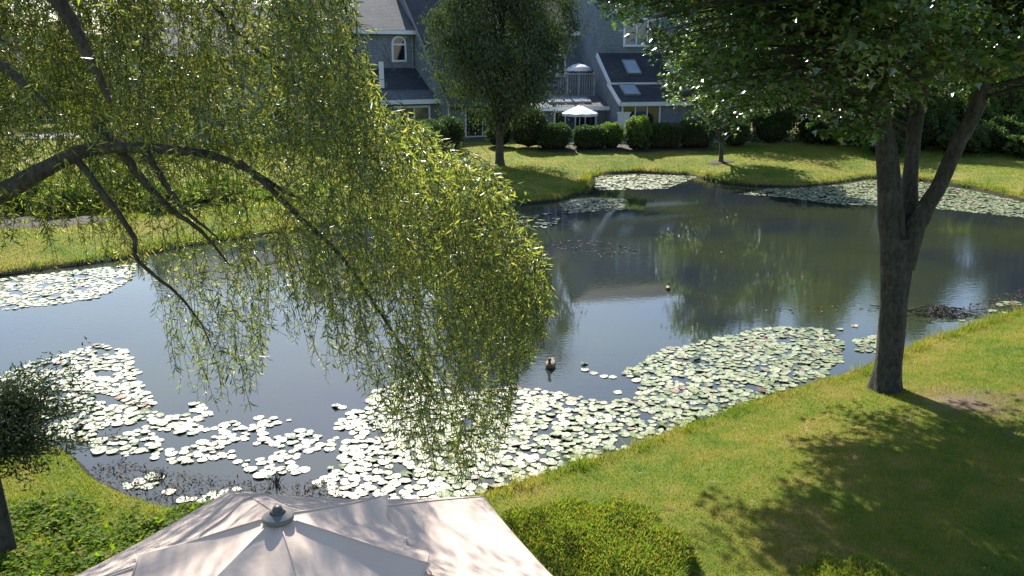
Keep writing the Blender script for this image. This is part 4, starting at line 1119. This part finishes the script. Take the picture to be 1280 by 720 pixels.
zones = {
    'right': (['in the broad mat along the near right bank'], [(470, 488), (520, 468), (585, 492), (640, 484), (700, 490), (745, 502), (795, 500), (803, 482), (778, 466), (830, 438), (890, 424), (960, 409), (1030, 410), (1052, 428), (1055, 450), (1030, 470), (960, 493), (900, 517), (830, 543), (760, 568), (680, 593), (600, 617), (430, 640), (405, 600), (440, 540)], .93),
    'rightgap': (['in the loose fringe of the near mat, left of the willow tips'], [(405, 565), (428, 520), (470, 495), (480, 560), (460, 640), (430, 640)], .45),
    'left': (['in the left mat beyond the small bank tree'], [(40, 455), (125, 430), (160, 440), (178, 480), (190, 500), (150, 530), (90, 548), (50, 548), (0, 540), (0, 470)], .78),
    'mid': (['in the drifting mat before the pink parasol'], [(150, 520), (190, 503), (250, 505), (275, 528), (330, 520), (400, 532), (402, 556), (385, 590), (330, 600), (290, 575), (225, 580), (120, 565), (90, 545)], .58),
    'nearleft': (['among the weeds before the parasol'], [(130, 590), (230, 590), (330, 605), (420, 600), (440, 640), (240, 640), (180, 622)], .25),
    'farleft': (['in the mat below the far left bank'], [(-40, 354), (60, 342), (140, 334), (172, 330), (160, 352), (120, 374), (60, 382), (-40, 392)], .8),
    'cove': (['in the small cove of the far bank'], [(745, 221), (800, 218), (872, 221), (832, 236), (746, 238)], .8),
    'point': (['off the grassy point of the far bank'], [(700, 255), (745, 247), (784, 249), (780, 262), (705, 267)], .8),
    'point2': (['in the thin line off the grassy point'], [(640, 270), (705, 266), (690, 285), (640, 282)], .3),
    'farright': (['in the long mat under the far right bank'], [(925, 243), (960, 236), (1050, 232), (1090, 225), (1150, 228), (1212, 238), (1290, 256), (1290, 274), (1200, 264), (1130, 258), (1050, 256), (980, 247)], .85),
    'edge': (['near the brush heap by the right bank'], [(1068, 425), (1100, 420), (1100, 442), (1070, 440)], .8),
    'edge2': (['at the water edge right of the brush heap'], [(1190, 395), (1280, 372), (1280, 384), (1210, 406)], .18)}
placed = []
rng = np.random.default_rng(44)
cell = {}
def free(x, y, r_):
    k0, k1 = int(x // .3), int(y // .3)
    for a in (-1, 0, 1):
        for b2 in (-1, 0, 1):
            for (qx, qy, qr) in cell.get((k0 + a, k1 + b2), ()):
                if (qx - x) ** 2 + (qy - y) ** 2 < ((qr + r_) * .76) ** 2: return False
    cell.setdefault((k0, k1), []).append((x, y, r_)); return True
for zn, (where, poly, dens) in zones.items():
    W = np.array([on_z(a, b2)[:2] for a, b2 in poly])
    x0, y0 = W.min(0); x1, y1 = W.max(0)
    area = (x1 - x0) * (y1 - y0)
    for _ in range(int(area * 260 * (.5 + dens))):
        x, y = rng.uniform(x0, x1), rng.uniform(y0, y1)
        px, py = to_px(np.array([x, y, 0.0]))
        if not in_poly(px, py, poly): continue
        if dens < 1:
            nn = math.sin(x * 3.1 + y * 1.7) * math.sin(y * 4.1 - x * 1.3) * .5 + .5 + .25 * math.sin(x * 7 + 1) * math.sin(y * 8)
            if nn < (1 - dens) * .95: continue
        r_ = rng.uniform(.065, .112) if rng.random() < .75 else rng.uniform(.04, .07)
        if free(x, y, r_): placed.append((x, y, r_, zn))
for px, py in [(742, 467), (755, 471), (766, 472), (812, 452), (772, 491), (360, 357), (420, 508), (428, 510), (448, 533), (731, 463), (790, 462), (838, 358 + 90), (1050, 412), (1068, 408), (655, 490), (730, 455)]:
    q = on_z(px, py); placed.append((q[0], q[1], .08, 'single'))
placed = [q for q in placed]
pd_ = sdf(np.array([(a, b2) for a, b2, _, _ in placed]))
placed = [q for q, dd in zip(placed, pd_) if dd < -q[2] * .6]
placed.sort(key=lambda q: q[1] - (3 if q[3] == 'single' else 0))
print('pads', len(placed))
def pad_place(px, py, zn):
    if zn == 'single': return 'floating alone on open water'
    if zn in ('right', 'rightgap', 'edge', 'edge2'):
        col = 'behind the pink parasol' if px < 470 else 'under the willow tips' if px < 560 else 'just right of the willow tips' if px < 640 else 'near the brown duck' if px < 720 else 'above the round yew bush' if px < 820 else 'towards the maple'
        row = 'at the bank edge' if py > np.interp(px, [430, 600, 760, 900], [600, 585, 545, 490]) else 'at the open water edge' if py < np.interp(px, [430, 600, 760, 900], [540, 515, 525, 455]) else 'amid the near right mat'
        return row + ' ' + col
    if zn == 'nearleft': return 'among dark weeds ' + ('off the left bank' if px < 240 else 'behind the parasol finial' if px < 370 else 'behind the parasol')
    col = 'beside the small bank tree' if px < 90 else 'left of the orange leaf' if px < 140 else 'beyond the left bank' if px < 230 else 'beyond the parasol corner' if px < 310 else 'beyond the parasol finial'
    row = 'at the far side' if py < np.interp(px, [0, 150, 400], [490, 525, 540]) else 'at the near side' if py > np.interp(px, [0, 150, 400], [520, 560, 565]) else 'in the middle'
    return row + ' of left mat ' + col
buf = {k: [[], [], 0] for k in pads}
inview = 0
for (x, y, r_, zn) in placed:
    px, py = to_px(np.array([x, y, 0.0]))
    u = rng.random()
    near = rng.random()
    kd = 'pale' if u < .93 else ('fresh' if u < .968 else 'red')
    if zn == 'right' and 1.0 > sdf(np.array([(x, y)]))[0] > -1.0 and rng.random() < .07: kd = 'fresh'
    me, V, F = pads[kd][rng.integers(len(pads[kd]))]
    rz = rng.uniform(0, 6.283)
    tl = rng.normal(0, .055, 2) if kd == 'pale' else rng.normal(0, .12, 2)
    z = .006 + rng.random() * .008 + r_ * abs(tl).sum() * .6
    if inview < 290 and -5 < px < 1285 and py < 632:
        inview += 1
        o = link('lily_pad', me, None, (x, y, z), (tl[0], tl[1], rz), (r_, r_, r_))
        where = pad_place(px, py, zn)
        lab = ('large ' if r_ > .1 else ('small ' if r_ < .07 else '')) + {'pale': 'pale lily pad ', 'fresh': 'upturned green lily pad ', 'red': 'reddish lily pad '}[kd] + where
        tag(o, lab, 'lily pad', 'water lily pads on the pond')
    else:
        Rm = np.array((Matrix.Rotation(tl[0], 3, 'X') @ Matrix.Rotation(tl[1], 3, 'Y') @ Matrix.Rotation(rz, 3, 'Z')))
        W = (V * r_) @ Rm.T + [x, y, z]
        buf[kd][0].append(W); buf[kd][1].append(F + buf[kd][2]); buf[kd][2] += len(V)
for kd, (Vs, Fs, _) in buf.items():
    if Vs:
        o = link('lily_pads', np_mesh('lily_pads', np.concatenate(Vs), np.concatenate(Fs), {'pale': M['pad'], 'fresh': M['pad_green'], 'red': M['pad_red']}[kd], True))
        tag(o, {'pale': 'mass of pale floating lily pads farther out', 'fresh': 'scattered fresh green pads in the lily mats', 'red': 'scattered browned pads in the lily mats'}[kd], 'lily pads', kind='stuff')
# a few white lily flowers
fl = MB()
for ring, (np_, tilt, ln) in enumerate(((7, .35, .055), (6, .9, .05))):
    for k in range(np_):
        a = 2 * math.pi * (k + ring * .5) / np_; ca, sa = math.cos(a), math.sin(a); ct, st = math.cos(tilt), math.sin(tilt)
        w = .014
        def q_(l, s): return (ca * l * ct - sa * s, sa * l * ct + ca * s, .01 + l * st)
        fl.add([q_(.004, 0), q_(ln * .5, w), q_(ln, 0), q_(ln * .5, -w)], [(0, 1, 2), (0, 2, 3)])
flm = fl.mesh('lily_flower', mat_plain('lily_petal', (0.8, 0.76, 0.74), .5, var=.05))
for i, (px, py, lb) in enumerate([(1027, 425, 'white water lily bloom at the right end of the near mat'), (836, 441, 'white lily bloom at the top of the near mat'), (420, 508, 'lone white bloom on open water left of the willow tips'), (866, 506, 'white lily bloom by the grassy right edge'), (361, 357, 'lone white bloom under the willow near the house reflection')]):
    q = on_z(px, py, .02); o = link('lily_flower', flm, None, tuple(q), (0, 0, i), 1.2); tag(o, lb, 'flower', 'water lily blooms')

# ------------------------------------------------------------------ debris and weeds on the water
def scatter_leaves(poly, n, ln, mat, name, label, z0=.004, zs=.02, flat=.25, cat='debris', asp=.4, seed=1):
    rng = np.random.default_rng(seed); pts = []
    W = np.array([on_z(a, b2)[:2] for a, b2 in poly]); a0 = W.min(0); a1 = W.max(0)
    while len(pts) < n:
        q = rng.uniform(a0, a1); px, py = to_px(np.array([q[0], q[1], 0.]))
        if in_poly(px, py, poly): pts.append((q[0], q[1], z0 + rng.random() * zs))
    c = np.array(pts); d = rand_unit(n, rng) * [1, 1, flat]; L_ = ln * rng.uniform(.5, 1.5, n)
    V, F = leaf_quads(c, d, rand_unit(n, rng) * .4 + [0, 0, 1], L_, L_ * asp)
    o = link(name, np_mesh(name, V, F, mat)); return tag(o, label, cat, kind='stuff')
scatter_leaves([(115, 585), (150, 575), (230, 592), (330, 605), (425, 600), (440, 640), (240, 645), (180, 632), (130, 612)], 1500, .05, M['debris'], 'floating_debris', 'dead weed and leaf litter floating off the near left bank', seed=2, zs=.05, flat=.6)
scatter_leaves([(960, 500), (1030, 478), (1078, 462), (1085, 470), (1040, 492), (960, 510), (900, 528), (830, 552), (760, 578), (760, 570), (900, 518)], 1300, .05, M['debris'], 'shore_litter', 'dry litter along the near right waterline', seed=3, zs=.06, flat=.6)
scatter_leaves([(690, 300), (760, 300), (800, 316), (760, 322), (690, 312)], 110, .12, M['debris'], 'sunken_leaves', 'brown weed patch on the far water', seed=4, zs=.008, flat=.05)
scatter_leaves([(930, 385), (1090, 380), (1095, 388), (1000, 392)], 45, .10, M['debris'], 'sunken_leaves', 'brown weed streak left of the maple trunk', seed=5, zs=.008, flat=.05)
scatter_leaves([(1200, 385), (1285, 358), (1285, 372), (1215, 398)], 260, .07, M['debris'], 'sunken_leaves', 'brown weed bed near the right bank', seed=6, zs=.03, flat=.3)
# brush heap
rng = np.random.default_rng(9)
c0 = on_z(1172, 392)
t = thing('brush_heap', 'dark heap of dead twigs in the water right of the maple trunk', 'brush heap', tuple(c0))
for k in range(90):
    a = rng.uniform(0, math.pi); q = rng.normal(0, 1, 2) * [.42, .28]; l = rng.uniform(.15, .5); hh = .20 * math.exp(-(q[0] ** 2 / .3 + q[1] ** 2 / .15)) * rng.uniform(.2, 1.1)
    dx, dy = math.cos(a) * l, math.sin(a) * l * .6
    MB().tube([(q[0] - dx, q[1] - dy, -.03), (q[0], q[1], hh + .03), (q[0] + dx, q[1] + dy, rng.uniform(-.04, .08))], [.011, .009, .004], 4).build('twig', M['twig'], t)
for i, (px, py, lb) in enumerate([(490 * .25 + 222, 603, 'dark weed tuft standing in the water behind the parasol'), (200, 598, 'small dark weed tuft off the left bank')]):
    q0 = on_z(px, py); mb = MB()
    for k in range(26):
        a = rng.uniform(0, 6.28); r_ = rng.uniform(.02, .16); h_ = rng.uniform(.06, .2)
        mb.tube([(r_ * math.cos(a) * .3, r_ * math.sin(a) * .3, -.03), (r_ * math.cos(a), r_ * math.sin(a), h_)], [.006, .002], 3)
    o = mb.build('weed_tuft', M['twig'], None, loc=tuple(q0)); tag(o, lb, 'weed')
for i, (px, py, lb, rgb) in enumerate([(143, 549, 'red brown fallen leaf on the left lily mat', (0.25, .05, .02)), (100, 551, 'orange fallen leaf on the left lily mat', (.45, .18, .03)), (185, 504, 'long pinkish fallen leaf beside the left lily mat', (.5, .25, .2))]):
    q = on_z(px, py, .03); mb = MB(); mb.add([(-.09, 0, 0), (-.03, .035, .012), (.05, .03, .02), (.1, 0, .03), (.05, -.03, .02), (-.03, -.035, .012), (.0, 0, .0)], [(0, 6, 1), (1, 6, 2), (2, 6, 3), (3, 6, 4), (4, 6, 5), (5, 6, 0)])
    o = mb.build('fallen_leaf', mat_plain('fallen_leaf', rgb, .5, var=.3, scale=20), None, loc=tuple(q)); tag(o, lb, 'leaf')

# ------------------------------------------------------------------ ducks
feath = mat_plain('brown_duck_feathers', (0.20, 0.135, 0.085), .7, var=.55, scale=26, bump=.3)
dark_f = mat_plain('dark_duck_head', (0.045, 0.03, 0.022), .6, var=.4, scale=20)
bill_m = mat_plain('duck_bill', (0.16, 0.12, 0.04), .4)
def duck(px, py, rz, s, label, turn=0.0):
    q = on_z(px, py)
    t = thing('duck', label, 'duck', (q[0], q[1], 0), rz)
    # body, neck and head as one lofted skin along +x
    rings = [(-.30, .115, .004, .004), (-.27, .11, .03, .012), (-.22, .085, .065, .032), (-.14, .055, .10, .065), (-.04, .045, .12, .085), (.06, .045, .118, .086), (.13, .06, .095, .078), (.175, .10, .062, .058), (.185, .15, .036, .036), (.188, .20, .031, .032), (.20, .24, .038, .038), (.22, .262, .040, .038), (.25, .262, .034, .031), (.275, .252, .02, .018)]
    n = 14; vs = []; fs = []
    for i, (x, z, ry, rz_) in enumerate(rings):
        x0, z0 = rings[max(i - 1, 0)][:2]; x1, z1 = rings[min(i + 1, len(rings) - 1)][:2]
        ang = math.atan2(z1 - z0, x1 - x0)
        for k in range(n):
            a = 2 * math.pi * k / n; yy = ry * math.cos(a); zz = rz_ * math.sin(a)
            X, Y_ = x - math.sin(ang) * zz, yy
            if i >= 9 and turn:
                dx = X - .188; X, Y_ = .188 + dx * math.cos(turn) - Y_ * math.sin(turn), dx * math.sin(turn) + Y_ * math.cos(turn)
            vs.append((X, Y_, z + math.cos(ang) * zz))
    for i in range(len(rings) - 1):
        for k in range(n): fs.append((i * n + k, i * n + (k + 1) % n, (i + 1) * n + (k + 1) % n, (i + 1) * n + k))
    fs += [tuple(range(n - 1, -1, -1)), tuple(range((len(rings) - 1) * n, len(rings) * n))]
    mb = MB().add(vs, fs); o = mb.build('body', feath, t, True)
    o.data.materials.append(dark_f)
    for f_ in o.data.polygons:
        if min(f_.vertices) >= 8 * n: f_.material_index = 1
    def hd(x, y, z):
        dx = x - .188; return (.188 + dx * math.cos(turn) - y * math.sin(turn), dx * math.sin(turn) + y * math.cos(turn), z)
    MB().add([hd(.268, .016, .256), hd(.268, -.016, .256), hd(.325, -.014, .238), hd(.325, .014, .238), hd(.268, .014, .238), hd(.268, -.014, .238), hd(.322, -.012, .232), hd(.322, .012, .232)],
             [(0, 3, 2, 1), (4, 5, 6, 7), (0, 1, 5, 4), (1, 2, 6, 5), (2, 3, 7, 6), (3, 0, 4, 7)]).build('bill', bill_m, t)
    for sg in (-1, 1):
        e = hd(.245, sg * .031, .272); mb = MB().lathe([(.001, -.006), (.005, -.003), (.006, 0), (.005, .003), (.001, .006)], 6, e); mb.build('eye', M['darkmetal'], t)
        w = MB(); W_ = [(.11, .103, .075), (.02, .128, .085), (-.10, .112, .085), (-.22, .055, .115), (-.30, .018, .135), (-.20, .06, .128), (-.08, .085, .125), (.05, .085, .118)]
        w.add([(a, b2 * sg, c_) for a, b2, c_ in W_] + [(a, b2 * sg * .8, c_ - .02) for a, b2, c_ in W_], [tuple(range(8)), tuple(range(15, 7, -1))] + [(i, i + 8, (i + 1) % 8 + 8, (i + 1) % 8) for i in range(8)])
        w.build('wing', feath, t, True)
    t.scale = (s, s, s)
    return t
duck(688, 458, math.radians(-100), .85, 'brown duck swimming beside the willow tips near the lily mat', .4)
duck(835, 361, math.radians(80), .55, 'lone duck far out before the reflected trees', 0)

# ------------------------------------------------------------------ grass
def blades(P, h, w, seed, lean=.35):
    rng = np.random.default_rng(seed); n = len(P)
    a = rng.uniform(0, 6.283, n); s = np.stack([np.cos(a), np.sin(a), np.zeros(n)], 1)
    tip = np.stack([rng.normal(0, lean, n), rng.normal(0, lean, n), np.ones(n)], 1) * h[:, None]
    V = np.stack([P - s * w[:, None] / 2, P + s * w[:, None] / 2, P + tip], 1).reshape(-1, 3)
    return V
def grass(name, label, x0, x1, y0, y1, n, h, w, seed, cond=None, fringe=False):
    rng = np.random.default_rng(seed)
    P = np.stack([rng.uniform(x0, x1, n), rng.uniform(y0, y1, n)], 1)
    d = sdf(P)
    ok = (d > .16) if not fringe else ((d > .05) & (d < .5))
    if cond is not None: ok &= cond(P)
    ax, ay = to_px(np.column_stack([P, np.full(n, .5)])); ok &= (ax > -60) & (ax < 1340) & (ay < 760)
    P = P[ok]; z = ground_z(P)
    k = len(P); hh = h * rng.uniform(.5, 1.4, k)
    if fringe: hh *= .45 + 1.1 * np.clip(np.sin(P[:, 0] * 3.7 + 1) * np.sin(P[:, 1] * 4.3) + .5 * np.sin(P[:, 0] * 9.1 + P[:, 1] * 7.7) + .4, 0, 1.5)
    V = blades(np.column_stack([P, z - .01]), hh, w * rng.uniform(.7, 1.3, k), seed)
    o = link(name, np_mesh(name, V, np.arange(k * 3).reshape(-1, 3), M['grass']))
    tag(o, label, 'grass', kind='stuff'); return k
worn = lambda P: np.hypot((P[:, 0] - 7.5), (P[:, 1] - 12.9) * 1.5) + .5 * np.sin(P[:, 0] * 3.3) * np.sin(P[:, 1] * 4) + RNG.normal(0, .25, len(P)) > .6
k = grass('lawn_grass', 'short mown grass on the near right lawn', -.5, 13, 6.5, 22, 420000, .045, .011, 1, worn)
k += grass('bank_grass', 'longer grass fringing the near right waterline', -1, 14, 8, 24, 160000, .13, .012, 2, fringe=True)
k += grass('lawn_grass', 'rough grass on the near left bank', -9, -1.5, 6, 13, 110000, .055, .012, 3)
k += grass('lawn_grass', 'short dry grass on the far lawn', -26, 32, 30, 54, 230000, .06, .035, 4)
k += grass('bank_grass', 'uneven grass fringe on the far banks', -26, 34, 20, 52, 420000, .16, .03, 5, fringe=True)
k += grass('lawn_grass', 'grass on the far left bank', -26, -8, 22, 34, 70000, .07, .025, 6)
print('blades', k)
# leafy ground cover on the near left bank
rng = np.random.default_rng(13)
n = 60000
P = np.stack([rng.uniform(-6.5, -2.0, n), rng.uniform(6.3, 10.2, n)], 1)
d = sdf(P)
clump = np.sin(P[:, 0] * 3.1 + 1) * np.sin(P[:, 1] * 2.7) + .6 * np.sin(P[:, 0] * 7.3 + P[:, 1] * 5.1) + rng.normal(0, .35, n)
ok = (d > .05) & ((P[:, 1] + rng.normal(0, .22, n) < 9.75 + .25 * np.sin(P[:, 0] * 4)) | (P[:, 0] > -4.35)) & (clump > -.55)
P = P[ok]; cl = clump[ok]; z = ground_z(P) + .03 + np.clip(cl + .5, 0, 1.6) * .09 * rng.random(len(P))
z += .10 * np.clip(np.sin(P[:, 0] * 5.3) * np.sin(P[:, 1] * 6.1 + 1), 0, 1) * rng.random(len(P))
c = np.column_stack([P, z]); d = rand_unit(len(c), rng) * [1, 1, .4] + [0, 0, .15]
V, F = lobed_leaves(c, d, rand_unit(len(c), rng) * .5 + [0, 0, 1], rng.uniform(.03, .09, len(c)))
tag(link('ground_cover', np_mesh('ground_cover', V, F, M['ivy'])), 'leafy green ground cover on the near left bank', 'ground cover', kind='stuff')
# small dry leaves lying about on the near lawn
rng = np.random.default_rng(77)
P = np.stack([rng.uniform(.5, 11, 200), rng.uniform(7, 17, 200)], 1); P = P[(sdf(P) > .3)]
P = P[rng.random(len(P)) < .35 + .65 * (np.hypot(P[:, 0] - 7.5, P[:, 1] - 12.5) < 3)]
c = np.column_stack([P, ground_z(P) + .045]); V, F = leaf_quads(c, rand_unit(len(c), rng) * [1, 1, .2], rand_unit(len(c), rng) * .4 + [0, 0, 1], rng.uniform(.03, .07, len(c)), rng.uniform(.02, .04, len(c)))
tag(link('fallen_leaves', np_mesh('fallen_leaves', V, F, M['leaf_tan'])), 'small dry leaves scattered over the near lawn', kind='stuff')
# pale fallen bits on the lawn
for i, (px, py, lb) in enumerate([(975, 561, 'pale fallen leaf on the sunlit lawn'), (892, 606, 'pale fallen leaf near the big lawn shadow'), (1277, 463, 'pale scrap at the right edge of the lawn'), (963, 553, 'small pale leaf left of the other on the lawn')]):
    q = on_g(px, py); mb = MB(); mb.add([(-.035, 0, .05), (-.01, .02, .06), (.035, .01, .055), (.01, -.02, .06)], [(0, 1, 2, 3)])
    o = mb.build('fallen_leaf', M['leaf_tan'], None, loc=tuple(q)); tag(o, lb, 'leaf')
